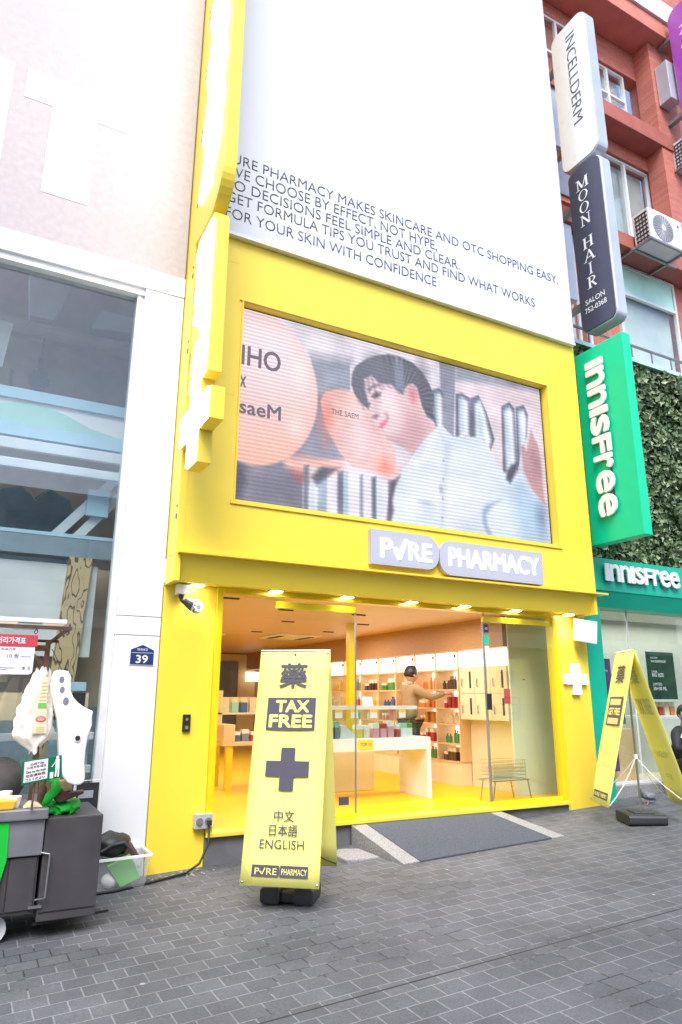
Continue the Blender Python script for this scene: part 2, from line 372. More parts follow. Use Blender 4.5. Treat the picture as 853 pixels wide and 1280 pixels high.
DG = None
def text_mesh(s, origin, xd, yd, w=None, h=None, bold=0.0, ext=.004, anchor='l', spacing=1.0, mirror=False):
    """text fitted to width w and/or height h, its lower left corner at origin (anchor 'c': centred on origin)"""
    cu = bpy.data.curves.new('t', 'FONT'); cu.body = s; cu.size = 1; cu.offset = min(0, bold); cu.space_character = spacing; cu.resolution_u = 3
    o = bpy.data.objects.new('t', cu); COL.objects.link(o)
    bpy.context.view_layer.update(); dg = bpy.context.evaluated_depsgraph_get()
    me = bpy.data.meshes.new_from_object(o.evaluated_get(dg)); bpy.data.objects.remove(o); bpy.data.curves.remove(cu)
    k = len(me.vertices)
    if k == 0: return me
    co = np.empty(k*3, 'f'); me.vertices.foreach_get('co', co); co = co.reshape(-1, 3)
    x0, x1, y0, y1 = co[:, 0].min(), co[:, 0].max(), co[:, 1].min(), co[:, 1].max()
    sx = (w/(x1-x0)) if w else None; sy = (h/(y1-y0)) if h else None
    sx = sx or sy; sy = sy or sx
    px = (co[:, 0]-x0)*sx; py = (co[:, 1]-y0)*sy
    if anchor == 'c': px -= (x1-x0)*sx/2; py -= (y1-y0)*sy/2
    if mirror: px = -px
    xd, yd = Vector(xd).normalized(), Vector(yd).normalized(); zd = xd.cross(yd)
    bm = bmesh.new(); bm.from_mesh(me); bm.verts.ensure_lookup_table()
    O = Vector(origin)
    for i, v in enumerate(bm.verts): v.co = O+xd*float(px[i])+yd*float(py[i])
    bmesh.ops.remove_doubles(bm, verts=bm.verts, dist=1e-5)
    if bold > 0:
        base = bm.copy(); hh = (float(py.max())-float(py.min()))*bold
        tmp = bpy.data.meshes.new('b'); base.to_mesh(tmp); base.free()
        for q, (dx, dy) in enumerate(((1, 0), (-1, 0), (0, 1), (0, -1), (.7, .7), (-.7, .7), (.7, -.7), (-.7, -.7))):
            i0 = len(bm.verts); bm.from_mesh(tmp); bm.verts.ensure_lookup_table()
            for v in bm.verts[i0:]: v.co += xd*dx*hh+yd*dy*hh-zd*.00006*(q+1)
        bpy.data.meshes.remove(tmp)
    if ext:
        g = bmesh.ops.extrude_face_region(bm, geom=bm.faces[:])
        for v in g['geom']:
            if isinstance(v, bmesh.types.BMVert): v.co += zd*ext
        bmesh.ops.recalc_face_normals(bm, faces=bm.faces)
    bm.to_mesh(me); bm.free(); me.materials.clear()
    return me

def text(name, parent, m_, *a, label=None, local=False, **k):
    me = text_mesh(*a, **k); me.materials.append(M[m_])
    return part(name, me, None, parent, label, local=local)

def join(meshes, name):
    bm = bmesh.new()
    for me in meshes: bm.from_mesh(me)
    out = bpy.data.meshes.new(name); bm.to_mesh(out); bm.free()
    return out

def copy_tree(src, dst_loc=None, label=None):
    c = src.copy(); COL.objects.link(c)
    if dst_loc is not None: c.location = dst_loc
    if label: c['label'] = label
    def rec(a, b):
        for ch in a.children:
            d = ch.copy(); COL.objects.link(d); d.parent = b; rec(ch, d)
    rec(src, c)
    return c

def G(x, y=0): return .0375*x           # the street climbs gently to the right
def rrect(x0, x1, y0, y1, r, corners=(1, 1, 1, 1), n=6):   # bl, br, tr, tl
    P = []
    for k, (cx, cy, a0) in enumerate(((x0, y0, 180), (x1, y0, 270), (x1, y1, 0), (x0, y1, 90))):
        if corners[k]:
            ox = cx+(r if cx == x0 else -r); oy = cy+(r if cy == y0 else -r)
            P += [(ox+r*math.cos(R(a0+90*i/n)), oy+r*math.sin(R(a0+90*i/n))) for i in range(n+1)]
        else: P.append((cx, cy))
    return P
def cross_poly(c, z, u):
    h = u/2; q = 1.5*u
    return [(c-h, z-q), (c+h, z-q), (c+h, z-h), (c+q, z-h), (c+q, z+h), (c+h, z+h), (c+h, z+q), (c-h, z+q), (c-h, z+h), (c-q, z+h), (c-q, z-h), (c-h, z-h)]
X, Yv, Z = Vector((1, 0, 0)), Vector((0, 1, 0)), Vector((0, 0, 1))

# ================================================================== SETTING
b = B()
b.quad((-60, -40, G(-60)), (80, -40, G(80)), (80, 60, G(80)), (-60, 60, G(-60)))
struct('street_paving', b, 'paver')

# ================================================================== PHARMACY BUILDING
pb = thing('pharmacy_building', 'bright yellow pharmacy shop front with glass doors and wood ceiling inside', 'shop', (4.45, 6.8, .17))
FX0, FX1, FY = 1.63, 7.30, 6.45
b = B(); ox0, ox1, oz0, oz1 = 2.2, 6.69, 3.56, 5.845; top = 15.5
for (x0, x1, z0, z1) in ((FX0, ox0, 2.945, top), (ox1, FX1, 2.945, top), (ox0, ox1, 2.945, oz0), (ox0, ox1, oz1, top)):
    b.quad((x0, FY, z0), (x1, FY, z0), (x1, FY, z1), (x0, FY, z1))
b.quad((ox0, FY, oz0), (ox1, FY, oz0), (ox1, 6.6, oz0), (ox0, 6.6, oz0)); b.quad((ox0, FY, oz1), (ox1, FY, oz1), (ox1, 6.6, oz1), (ox0, 6.6, oz1))
b.quad((ox0, FY, oz0), (ox0, FY, oz1), (ox0, 6.6, oz1), (ox0, 6.6, oz0)); b.quad((ox1, FY, oz0), (ox1, FY, oz1), (ox1, 6.6, oz1), (ox1, 6.6, oz0))
b.quad((FX0, FY, 2.945), (FX0, FY, top), (FX0, 7.2, top), (FX0, 7.2, 2.945)); b.quad((FX1, FY, 2.945), (FX1, FY, top), (FX1, 7.2, top), (FX1, 7.2, 2.945))
b.quad((FX0, FY, top), (FX1, FY, top), (FX1, 7.2, top), (FX0, 7.2, top))
b.quad((FX0, 6.70, 2.945), (FX0, 6.70, top), (FX1, 6.70, top), (FX1, 6.70, 2.945))
part('facade_panel', b, 'yellow', pb)
b = B()
for z in (4.7, 6.3):
    for x0, x1 in ((FX0+.08, 2.13), (6.76, FX1)):
        b = B(); b.box(x0, x1, FY-.0012, FY-.0002, z, z+.006); part('panel_seam', b, 'yellow_dk', pb)
b = B(); b.box(FX0+.07, FX0+.075, FY-.0012, FY-.0002, 2.97, 6.6)
part('panel_seam', b, 'yellow_dk', pb)
b = B()
for z in np.arange(3.3, 13.5, .9): b.box(FX0-.004, FX0+.002, 6.50, 6.53, z, z+.05); b.box(FX0-.004, FX0+.002, 6.50, 6.525, z+.12, z+.14)
part('fixing_slot', b, 'dark', pb)
b = B()      # raised trim around the screen opening
t = .05
for (x0, x1, z0, z1) in ((ox0-t, ox1+t, oz0-t, oz0-.002), (ox0-t, ox1+t, oz1+.002, oz1+.02), (ox0-.02, ox0-.002, oz0, oz1), (ox1+.002, ox1+t, oz0, oz1)):
    b.box(x0, x1, FY-.018, FY-.002, z0, z1)
part('screen_surround', b, 'yellow', pb, bevel=.004)
for x0, x1 in ((FX0, FX0+.055), (7.25, FX1)):
    b = B(); b.box(x0, x1, FY, 6.8, 2.68, 2.943); part('canopy_side', b, 'yellow', pb, bevel=.004)
b = B(); b.box(FX0+.02, 7.45, 6.375, 6.70, 2.945, 2.965)
part('canopy_lip', b, 'yellow', pb)
b = B(); b.hexa([(FX0+.056, 6.56, 2.69), (7.249, 6.56, 2.69), (7.249, 6.60, 2.69), (FX0+.056, 6.60, 2.69), (FX0+.056, 6.455, 2.942), (7.249, 6.455, 2.942), (7.249, 6.60, 2.942), (FX0+.056, 6.60, 2.942)])
part('canopy_band', b, 'yellow', pb)
b = B(); b.box(FX0+.056, 7.249, 6.602, 7.0, 2.70, 2.72)
part('soffit', b, 'yellow', pb)
for x in (1.93, 2.78, 3.64, 4.50, 5.27, 6.08, 7.0):
    b = B(); b.lathe([(.085, 0), (.085, .012), (.07, .02)], (x, 6.68, 2.683), 20)
    d = part('downlight', b, 'white_gloss', pb)
    b = B(); b.lathe([(.066, 0), (.066, .003)], (x, 6.68, 2.679), 20)
    part('lens', b, 'lamp', d)
    ld = bpy.data.lights.new('downlight_lamp', 'SPOT'); ld.energy = 9; ld.spot_size = R(120); ld.spot_blend = .8; ld.shadow_soft_size = .06; ld.color = (1, .95, .85)
    lo = bpy.data.objects.new('downlight_lamp', ld); COL.objects.link(lo); lo.location = (x-4.45, 6.67-6.8, 2.665-.17); lo.parent = pb
for x0, x1 in ((1.63, 2.17), (6.85, 7.42)):
    b = B(); b.box(x0, x1, 6.8, 6.95, G(x0)-.02, 2.70); part('pillar', b, 'yellow', pb, bevel=.006)
b = B(); b.box(2.171, 2.235, 6.765, 6.9, .34, 2.70); b.box(6.785, 6.849, 6.765, 6.9, .34, 2.70); b.box(2.235, 6.785, 6.765, 6.9, 2.645, 2.70)
part('door_frame', b, 'yellow_dk', pb, bevel=.004)
b = B(); b.box(2.171, 6.849, 6.74, 6.92, .335, .372)
part('door_sill', b, 'yellow', pb, bevel=.004)
b = B(); b.box(2.171, 6.85, 6.79, 6.92, -.05, .334)
part('plinth', b, 'plinth', pb)
b = B(); b.box(2.24, 2.86, 6.85, 6.86, .373, 2.643)
part('fixed_glass', b, 'glass_clear', pb)
for (x0, x1) in ((2.84, 3.81), (5.63, 6.775)):
    b = B(); b.box(x0, x1, 6.80, 6.812, .43, 2.53)
    d = part('glass_door', b, 'glass_clear', pb)
    b = B(); b.box(x0, x1, 6.785, 6.827, 2.53, 2.60); part('door_rail', b, 'yellow_dk', d, bevel=.003)
    b = B(); b.box(x0, x1, 6.785, 6.827, .375, .43); part('door_rail', b, 'yellow_dk', d, bevel=.003)
    e = x1 if x0 < 3 else x0
    b = B(); b.box(e-.006, e+.006, 6.796, 6.816, .43, 2.53); part('edge_strip', b, 'dullsteel', d)
    if x0 > 3:
        b = B(); b.box(x0+.03, x0+.07, 6.775, 6.84, 1.47, 1.66); part('handle', b, 'black', d, bevel=.004)
        b = B(); b.box(x0+.01, x0+.085, 6.793, 6.797, 2.40, 2.50); part('sticker', b, 'plate_blue', d, label='round blue door sticker')
        b = B(); b.box(x0+.012, x0+.08, 6.793, 6.797, 2.25, 2.37); part('sticker', b, 'green', d, label='green door sticker')
        b = B(); b.box(x0+.015, x0+.078, 6.793, 6.797, 2.15, 2.235); part('sticker', b, 'paper', d, label='white door sticker')
        text('sticker_text', d, 'paper', 'AD', (x0+.025, 6.792, 2.435), X, Z, w=.045, h=.03, ext=.001)
        b = B(); b.lathe([(.012, 0), (.012, .01)], (6.25, 6.795, 1.83), 10); part('knob', b, 'black', d)
        b = B(); b.box(x0+.30, x0+.40, 6.815, 6.818, 1.54, 1.72); part('notice', b, 'redp', d, label='small red notice')
    else:
        b = B(); b.prism([(3.40+.115*math.cos(k*.31), .555+.075*math.sin(k*.31)) for k in range(20)], (0, 6.797, 0), X, Z, -Yv, .003); part('sticker', b, 'dullsteel', d, label='oval grey door sticker')
        b = B(); b.prism([(3.41+.035*math.cos(k*.63), .565+.035*math.sin(k*.63)) for k in range(10)], (0, 6.793, 0), X, Z, -Yv, .002); part('sticker_mark', b, 'redp', d)
        b = B(); b.box(3.60, 3.72, 6.793, 6.797, .52, .60); part('sticker', b, 'ink', d, label='small dark door sticker')
b = B(); b.box(5.70, 6.78, 6.862, 6.87, .373, 2.643); part('fixed_glass', b, 'glass_clear', pb)
b = B(); b.box(5.694, 5.706, 6.86, 6.872, .373, 2.643); part('edge_strip', b, 'dullsteel', pb)
# interior shell
FLZ = .37
b = B(); b.box(1.70, 7.4, 6.92, 18.0, FLZ-.02, FLZ); part('floor', b, 'yellow_floor', pb)
b = B(); b.box(1.70, 7.4, 6.92, 18.0, 2.72, 2.76); part('ceiling', b, 'wood', pb)
b = B(); b.box(1.66, 1.70, 7.2, 18, FLZ, 2.72); part('side_wall', b, 'cream', pb)
b = B(); b.box(6.93, 6.97, 7.45, 18, FLZ, 2.72); part('side_wall', b, 'cream', pb)
b = B(); b.box(6.50, 6.93, 7.44, 17.6, 2.30, 2.72); part('wood_bulkhead', b, 'woodwall', pb)
b = B(); b.box(1.70, 6.93, 17.6, 17.7, FLZ, 2.72); part('back_wall', b, 'woodwall', pb)
b = B(); b.box(6.56, 7.38, 7.40, 7.43, FLZ, 2.72); part('return_wall', b, 'film', pb)
b = B(); b.box(2.4, 6.75, 17.5, 17.59, FLZ, 2.69); part('back_panel', b, 'oak', pb)
b = B(); b.box(3.2, 6.25, 17.42, 17.49, .8, 2.5); part('back_window', b, 'plinth', pb)
b = B(); b.box(5.15, 5.25, 9.4, 9.5, FLZ, 2.72); part('post', b, 'yellow_dk', pb)
for (x, y) in ((5.3, 12.0), (3.6, 12.5)):
    b = B(); b.box(x-.45, x+.45, y-.45, y+.45, 2.69, 2.718); d = part('ceiling_cassette', b, 'white_gloss', pb, bevel=.01)
    b = B()
    for s in (-.3, .3): b.box(x+s-.05, x+s+.05, y-.32, y+.32, 2.682, 2.689)
    part('air_slot', b, 'dark', d)
for (x, y) in ((2.6, 7.6), (3.6, 8.3), (4.7, 8.3), (5.4, 9.4), (4.2, 9.6), (3.3, 10.4), (5.5, 10.8), (4.4, 11.4), (5.6, 12.6)):
    b = B(); b.box(x-.10, x+.10, y-.02, y+.02, 2.705, 2.719); part('track_slot', b, 'black', pb)
for i, (x, y) in enumerate(((3.2, 8.2), (5.2, 8.2), (3.2, 10.8), (5.2, 10.8), (4.2, 14.0))):
    ld = bpy.data.lights.new('ceiling_lamp', 'AREA'); ld.energy = 19; ld.shape = 'RECTANGLE'; ld.size = 1.6; ld.size_y = .9; ld.color = (1, .93, .82)
    lo = bpy.data.objects.new('ceiling_lamp', ld); COL.objects.link(lo); lo.location = (x-4.45, y-6.8, 2.66-.17); lo.parent = pb

# --- billboard
bb = thing('billboard', 'tall white vinyl billboard with grey printed text above the yellow front', 'billboard', (4.6, 6.4, 6.6))
b = B(); b.box(1.78, 7.27, 6.385, 6.445, 6.64, 15.4); part('banner', b, 'vinyl', bb, bevel=.006)
b = B(); b.box(1.78, 7.275, 6.375, 6.447, 6.60, 6.638); part('bottom_rail', b, 'aluminium', bb)
for s, x1, z in (('PURE PHARMACY MAKES SKINCARE AND OTC SHOPPING EASY.', 7.04, 7.55), ('WE CHOOSE BY EFFECT, NOT HYPE,', 4.83, 7.375), ('SO DECISIONS FEEL SIMPLE AND CLEAR.', 5.20, 7.195), ('GET FORMULA TIPS YOU TRUST AND FIND WHAT WORKS', 6.53, 7.018), ('FOR YOUR SKIN WITH CONFIDENCE', 4.80, 6.81)):
    dz = .028 if ',' in s else 0
    text('lettering', bb, 'grey_txt', s, (1.915 if s[0] != 'P' else 1.87, 6.384, z-dz), X, Z, w=x1-(1.915 if s[0] != 'P' else 1.87), h=.135+dz, ext=.002, bold=-.007)

# --- LED screen with its moving picture frozen
sx0, sx1, sz0, sz1 = 2.222, 6.66, 3.575, 5.83
ls = thing('led_screen', 'big LED screen showing a man in a pale shirt beside orange balloons', 'screen', (4.44, 6.55, 3.56))
b = B(); b.box(2.205, 6.685, 6.56, 6.6, 3.562, 5.843); part('cabinet', b, 'black', ls)
NU, NV = 400, 204
uu, vv = np.meshgrid((np.arange(NU)+.5)/NU, (np.arange(NV)+.5)/NV)
img = np.zeros((NV, NU, 3)); img[:] = (214, 203, 214)
img += (1-vv[..., None])*np.array([10, 14, 14])
def poly_mask(P, soft=.006):
    P = np.array(P, float); a = 2.0     # u spans twice the length of v
    x, y = uu*a, vv; inside = np.zeros(x.shape, bool); d2 = np.full(x.shape, 9.)
    for (x0, y0), (x1, y1) in zip(P, np.roll(P, -1, 0)):
        x0, x1 = x0*a, x1*a
        c = ((y0 > y) != (y1 > y)) & (x < (x1-x0)*(y-y0)/((y1-y0) or 1e-9)+x0); inside ^= c
        dx, dy = x1-x0, y1-y0; t = np.clip(((x-x0)*dx+(y-y0)*dy)/(dx*dx+dy*dy+1e-12), 0, 1)
        d2 = np.minimum(d2, (x-x0-t*dx)**2+(y-y0-t*dy)**2)
    d = np.sqrt(d2)*np.where(inside, 1, -1)
    return np.clip(d/soft*.5+.5, 0, 1)
def paint(msk, c, al=1.0):
    global img
    a = (msk*al)[..., None]; img = img*(1-a)+np.broadcast_to(np.array(c, float), img.shape)*a
def vnoise(fx, fy, seed, oct_=3):
    r_ = np.random.default_rng(seed); out = np.zeros(uu.shape); amp = 1.0; tot = 0
    for o_ in range(oct_):
        gx_, gy_ = max(2, int(fx*2**o_)), max(2, int(fy*2**o_)); gr_ = r_.random((gy_+1, gx_+1))
        X_, Y_ = uu*gx_, vv*gy_; i0, j0 = X_.astype(int), Y_.astype(int); fx_, fy_ = X_-i0, Y_-j0
        fx_ = fx_*fx_*(3-2*fx_); fy_ = fy_*fy_*(3-2*fy_)
        out += amp*((gr_[j0, i0]*(1-fx_)+gr_[j0, i0+1]*fx_)*(1-fy_)+(gr_[j0+1, i0]*(1-fx_)+gr_[j0+1, i0+1]*fx_)*fy_); tot += amp; amp *= .5
    return out/tot-.5
def shade(msk, nz, k):
    global img
    img = img+(msk*nz)[..., None]*k
def ell(cu, cv, ru, rv, soft=.03, rot=0):
    x, y = (uu-cu)*2, vv-cv; c, s = math.cos(rot), math.sin(rot)
    q = np.sqrt(((x*c+y*s)/(ru*2))**2+((-x*s+y*c)/rv)**2); return np.clip((1-q)/soft*.5+.5, 0, 1), q
gray2 = [(.194, .172), (.311, .152), (.311, .337), (.283, .40), (.239, .40), (.205, .42)]
paint(poly_mask(gray2), (138, 143, 158)); paint(poly_mask([(.19, .14), (.32, .12), (.32, .16), (.19, .185)], .02), (176, 172, 186))
paint(poly_mask([(.24, .22), (.3, .21), (.3, .30), (.24, .31)], .03), (168, 186, 206), .6)
paint(poly_mask([(0, 1.05), (0, .79), (.054, .77), (.122, .70), (.161, .62), (.196, .46), (.21, .36), (.30, .5), (.31, .74), (.178, .769), (.18, 1.05)], .01), (122, 120, 136))
paint(poly_mask([(.05, 1.05), (.055, .78), (.16, .66), (.175, 1.05)], .05), (104, 102, 118), .6)
paint(poly_mask([(0, .80), (.022, .80), (.03, .9), (.02, 1.0), (0, 1.0)], .02), (70, 66, 84), .8)
paint(poly_mask([(.2, .46), (.3, .5), (.3, .72), (.18, .74)], .05), (158, 160, 178), .7)
paint(poly_mask([(.122, .768), (.30, .70), (.45, .70), (.45, 1.05), (.18, 1.05), (.178, .80)]), (232, 226, 238))
paint(poly_mask([(.122, .73), (.29, .705), (.30, .76), (.19, .84), (.13, .79)], .02), (240, 176, 158), .85)
paint(poly_mask([(.14, .81), (.185, .80), (.2, .85), (.165, .87)], .02), (160, 92, 86), .8)
for x, wd, c in ((.187, .007, (92, 104, 124)), (.205, .006, (196, 214, 226)), (.232, .013, (140, 160, 178)), (.284, .009, (78, 84, 104)), (.30, .006, (150, 190, 204)), (.345, .005, (120, 128, 150)), (.383, .007, (66, 80, 100)), (.40, .008, (214, 226, 236)), (.437, .010, (92, 82, 96))):
    paint(poly_mask([(x-wd, .77), (x+wd, .76), (x+wd, 1.05), (x-wd, 1.05)], .008), c, .85)
paint(poly_mask([(.20, .82), (.23, .76), (.28, .75), (.25, .80), (.215, .86)], .012), (62, 60, 76), .8)
m1, q1 = ell(.040, .40, .176, .41, .02)
g = np.clip((vv-.2)/.6, 0, 1)[..., None]
balc = np.array([238, 218, 222])*(1-np.clip(g*1.3-.25, 0, 1))+np.array([245, 182, 160])*np.clip(g*1.3-.25, 0, 1)
balc = balc*(1-np.clip((q1-.72)/.3, 0, 1)[..., None]*.28)+np.array([250, 176, 154])*np.clip((q1-.72)/.3, 0, 1)[..., None]*.28
paint(m1, balc); paint(ell(.165, .28, .018, .07, .8)[0], (252, 232, 226), .8); paint(ell(.155, .58, .02, .05, .8)[0], (250, 226, 224), .7)
bal2 = [(.223, .408), (.239, .348), (.283, .312), (.317, .313), (.363, .39), (.421, .539), (.452, .592), (.45, .73), (.384, .741), (.317, .732), (.283, .672), (.24, .546)]
paint(poly_mask(bal2), (240, 190, 182)); paint(ell(.35, .56, .055, .12, .9)[0], (242, 214, 218), .8); paint(ell(.42, .70, .03, .05, .8)[0], (252, 138, 108), .8)
paint(ell(.24, .50, .018, .12, .8)[0], (255, 128, 104), .5)
greycol = [(.609, -.02), (.669, -.02), (.65, .451), (.636, .431), (.612, .391)]
paint(poly_mask([(.669, .02), (1.02, -.02), (1.02, .75), (.66, .75)]), (226, 206, 214))
paint(poly_mask(greycol), (140, 142, 160)); paint(poly_mask([(.665, -.02), (1.02, -.03), (1.02, .02), (.82, .05), (.667, .09)], .02), (150, 154, 172))
for S in ([(.665, .177), (.688, .16), (.718, .18), (.715, .414), (.658, .442)], [(.718, .18), (.75, .146), (.778, .246), (.803, .406), (.785, .478), (.757, .411), (.711, .422)], [(.836, .182), (.87, .14), (.889, .173), (.885, .572), (.827, .604)], [(.894, .164), (.928, .136), (.943, .192), (.932, .345), (.907, .434), (.885, .572)], [(.58, .189), (.606, .165), (.62, .197), (.616, .389), (.586, .413)]):
    S = np.array(S); c = S.mean(0)
    paint(poly_mask(S), (92, 96, 116)); paint(poly_mask((S-c)*(.62, .92)+c+(.002, .02), .014), (238, 240, 248)); paint(poly_mask((S-c)*(.16, .8)+c-(.006, 0), .02), (160, 196, 210), .8)
skin = [(.355, .225), (.378, .185), (.405, .223), (.444, .212), (.48, .265), (.484, .23), (.497, .195), (.522, .183), (.537, .243), (.548, .327), (.568, .371), (.589, .407), (.558, .477), (.507, .609), (.484, .576), (.456, .557), (.429, .547), (.406, .499), (.388, .465), (.38, .433), (.371, .402), (.365, .341)]
paint(poly_mask(skin), (234, 202, 206)); paint(ell(.52, .45, .05, .14, .9)[0]*poly_mask(skin), (208, 156, 160), .8); paint(ell(.45, .56, .04, .03, .8)[0]*poly_mask(skin), (176, 138, 148), .6)
paint(ell(.44, .38, .03, .07, .9)[0], (246, 222, 224), .7)
shirt = [(.506, .613), (.542, .516), (.586, .426), (.608, .392), (.629, .422), (.651, .445), (.749, .414), (.785, .491), (.821, .581), (.857, .645), (.901, .567), (.921, .664), (.981, .788), (.99, 1.05), (.43, 1.05), (.437, .855), (.472, .707)]
paint(poly_mask(shirt), (218, 228, 238)); paint(poly_mask([(.86, .66), (.90, .58), (.985, .80), (.99, 1.05), (.90, 1.05), (.86, .85)], .05), (168, 200, 226), .8)
paint(ell(.62, .75, .08, .14, .9)[0], (236, 238, 244), .8); paint(poly_mask([(.51, .62), (.545, .53), (.60, .43), (.565, .54), (.53, .64)], .02), (188, 200, 214), .7)
paint(ell(.97, .86, .02, .10, .8)[0], (110, 136, 166), .7); paint(ell(.545, .86, .02, .012, .9)[0], (150, 160, 180), .5); paint(ell(.60, .77, .006, .02, .9)[0], (120, 120, 146), .7)
paint(poly_mask([(.742, .852), (.758, .811), (.813, .771), (.789, .803), (.756, .873), (.758, .932), (.785, 1.02), (.765, 1.02), (.74, .925)], .012), (142, 164, 192), .8)
paint(poly_mask([(.844, .586), (.862, .541), (.887, .526), (.876, .588), (.853, .659), (.838, .639)], .012), (44, 46, 60), .9)
paint(poly_mask([(.438, .775), (.465, .732), (.448, .806), (.44, .877), (.443, .932), (.43, 1.02), (.418, 1.02), (.428, .88)], .01), (70, 62, 78), .85)
paint(poly_mask([(.904, .409), (.916, .404), (.928, .433), (.951, .284), (.965, .346), (.973, .357), (.98, .435), (.985, .75), (.937, .672), (.909, .564)], .01), (196, 146, 150)); paint(ell(.955, .52, .02, .1, .9)[0], (154, 106, 116), .7)
paint(poly_mask([(.509, .185), (.527, .211), (.533, .253), (.528, .314), (.511, .321), (.496, .284), (.488, .236), (.497, .195)]), (232, 168, 172)); paint(ell(.513, .25, .01, .035, .8)[0], (190, 112, 120), .7)
hair = [(.317, .214), (.328, .162), (.363, .101), (.394, .067), (.434, .039), (.474, .037), (.515, .051), (.548, .096), (.572, .16), (.586, .222), (.582, .321), (.589, .384), (.56, .359), (.544, .307), (.535, .244), (.528, .196), (.513, .18), (.497, .195), (.484, .23), (.48, .265), (.46, .241), (.444, .216), (.405, .227), (.378, .192), (.355, .225), (.356, .288), (.365, .341), (.369, .396), (.346, .37), (.324, .324), (.315, .272)]
paint(poly_mask(hair), (88, 88, 100)); paint(poly_mask([(.45, .04), (.482, .05), (.486, .25), (.455, .23)], .01), (128, 132, 150), .8); paint(ell(.40, .12, .03, .05, .9)[0], (104, 104, 114), .6)
paint(ell(.545, .12, .02, .08, .9)[0], (74, 66, 72), .6)
for P, c in (([(.432, .419), (.426, .45), (.41, .487), (.399, .485), (.405, .458), (.419, .435)], (226, 106, 136)), ([(.377, .316), (.390, .284), (.409, .281), (.405, .309), (.388, .327)], (66, 52, 60)), ([(.366, .28), (.385, .243), (.405, .234), (.403, .246), (.387, .256), (.369, .293)], (104, 82, 88)), ([(.378, .434), (.392, .411), (.401, .414), (.392, .439)], (120, 72, 84)), ([(.415, .39), (.431, .384), (.434, .418), (.426, .428)], (196, 140, 150))):
    paint(poly_mask(P, .008), c, .9)
hm, sm_, fm = poly_mask(hair), poly_mask(shirt), poly_mask(skin)
ang_ = np.arctan2(vv-.30, (uu-.47)*2); rad_ = np.hypot(vv-.30, (uu-.47)*2)
shade(hm, np.sin(ang_*46+vnoise(9, 9, 1)*9)*vnoise(14, 7, 2)*2, np.array([38, 38, 40])); shade(hm, vnoise(7, 5, 3), np.array([46, 46, 50]))
for x0, y0, x1, y1 in ((.34, .30, .352, .40), (.326, .25, .338, .37), (.42, .215, .44, .24), (.445, .215, .468, .262), (.365, .20, .372, .30), (.378, .20, .392, .285), (.392, .20, .410, .262), (.355, .24, .362, .33), (.405, .21, .418, .25)):
    paint(poly_mask([(x0-.004, y0), (x0+.004, y0), (x1+.001, y1), (x1-.001, y1)], .012), (96, 92, 102), .7)
shade(fm*(1-hm), vnoise(16, 10, 4), np.array([22, 24, 24])); paint(poly_mask([(.43, .55), (.49, .50), (.53, .40), (.56, .43), (.51, .60), (.484, .576)], .05)*fm, (196, 150, 156), .6)
paint(ell(.395, .36, .010, .05, .9)[0]*fm, (214, 172, 178), .55); paint(ell(.425, .34, .02, .05, .9)[0]*fm, (246, 226, 228), .6); paint(poly_mask([(.39, .335), (.408, .33), (.41, .338), (.392, .343)], .01), (206, 168, 174), .7)
paint(poly_mask([(.395, .49), (.43, .53), (.46, .548), (.45, .562), (.41, .53)], .02)*fm, (206, 166, 172), .6); paint(ell(.394, .300, .004, .010, .5)[0], (30, 24, 30), .9); paint(ell(.3925, .296, .0012, .003, .5)[0], (240, 240, 246), .9)
paint(poly_mask([(.362, .372), (.369, .352), (.374, .356), (.371, .378)], .008), (74, 58, 66), .8)
fold = np.sin((uu*26+vv*9+vnoise(5, 5, 5)*7))*vnoise(6, 6, 6)
shade(sm_, fold*1.6+vnoise(9, 9, 7)*.9, np.array([34, 30, 24])); paint(sm_*poly_mask([(.60, .44), (.64, .50), (.62, .72), (.60, 1.02), (.592, 1.02), (.605, .7), (.615, .5)], .02), (186, 198, 214), .6)
for k_ in range(4): paint(ell(.612-.004*k_, .60+.11*k_, .003, .008, .5)[0], (150, 156, 172), .8)
paint(poly_mask([(.49, .63), (.53, .60), (.57, .47), (.60, .43), (.555, .60), (.52, .68)], .02)*sm_, (242, 244, 250), .8)
shade(m1, vnoise(5, 4, 8), np.array([16, 22, 22])); shade(poly_mask(bal2), vnoise(8, 6, 9), np.array([24, 40, 44])); shade(1-np.clip(hm+sm_+fm+m1, 0, 1), vnoise(18, 9, 10, 4), np.array([54, 54, 58]))
img = img+np.random.default_rng(3).normal(0, 5, img.shape)
img = img*.94+np.array([214, 206, 218])*.06
img = np.clip(img, 0, 255)/255
imgl = np.where(img <= .04045, img/12.92, ((img+.055)/1.055)**2.4)
gx = np.linspace(sx0, sx1, NU); gz = np.linspace(sz1, sz0, NV)
co = np.zeros((NV, NU, 3)); co[..., 0] = gx[None]; co[..., 1] = 6.555; co[..., 2] = gz[:, None]
idx = np.arange(NU*NV).reshape(NV, NU)
fc = np.stack([idx[:-1, :-1], idx[1:, :-1], idx[1:, 1:], idx[:-1, 1:]], -1).reshape(-1, 4)
me = bpy.data.meshes.new('screen_picture'); me.from_pydata(co.reshape(-1, 3).tolist(), [], fc.tolist())
at = me.color_attributes.new('picture', 'FLOAT_COLOR', 'POINT')
at.data.foreach_set('color', np.concatenate([imgl.reshape(-1, 3), np.ones((NU*NV, 1))], 1).astype('f').ravel())
m = bpy.data.materials.new('led_picture'); m.use_nodes = True; nt = m.node_tree; n_ = nt.nodes; l_ = nt.links; b_ = n_['Principled BSDF']
ca = n_.new('ShaderNodeAttribute'); ca.attribute_name = 'picture'
tc = n_.new('ShaderNodeTexCoord'); sp = n_.new('ShaderNodeSeparateXYZ'); l_.new(tc.outputs['Object'], sp.inputs[0])
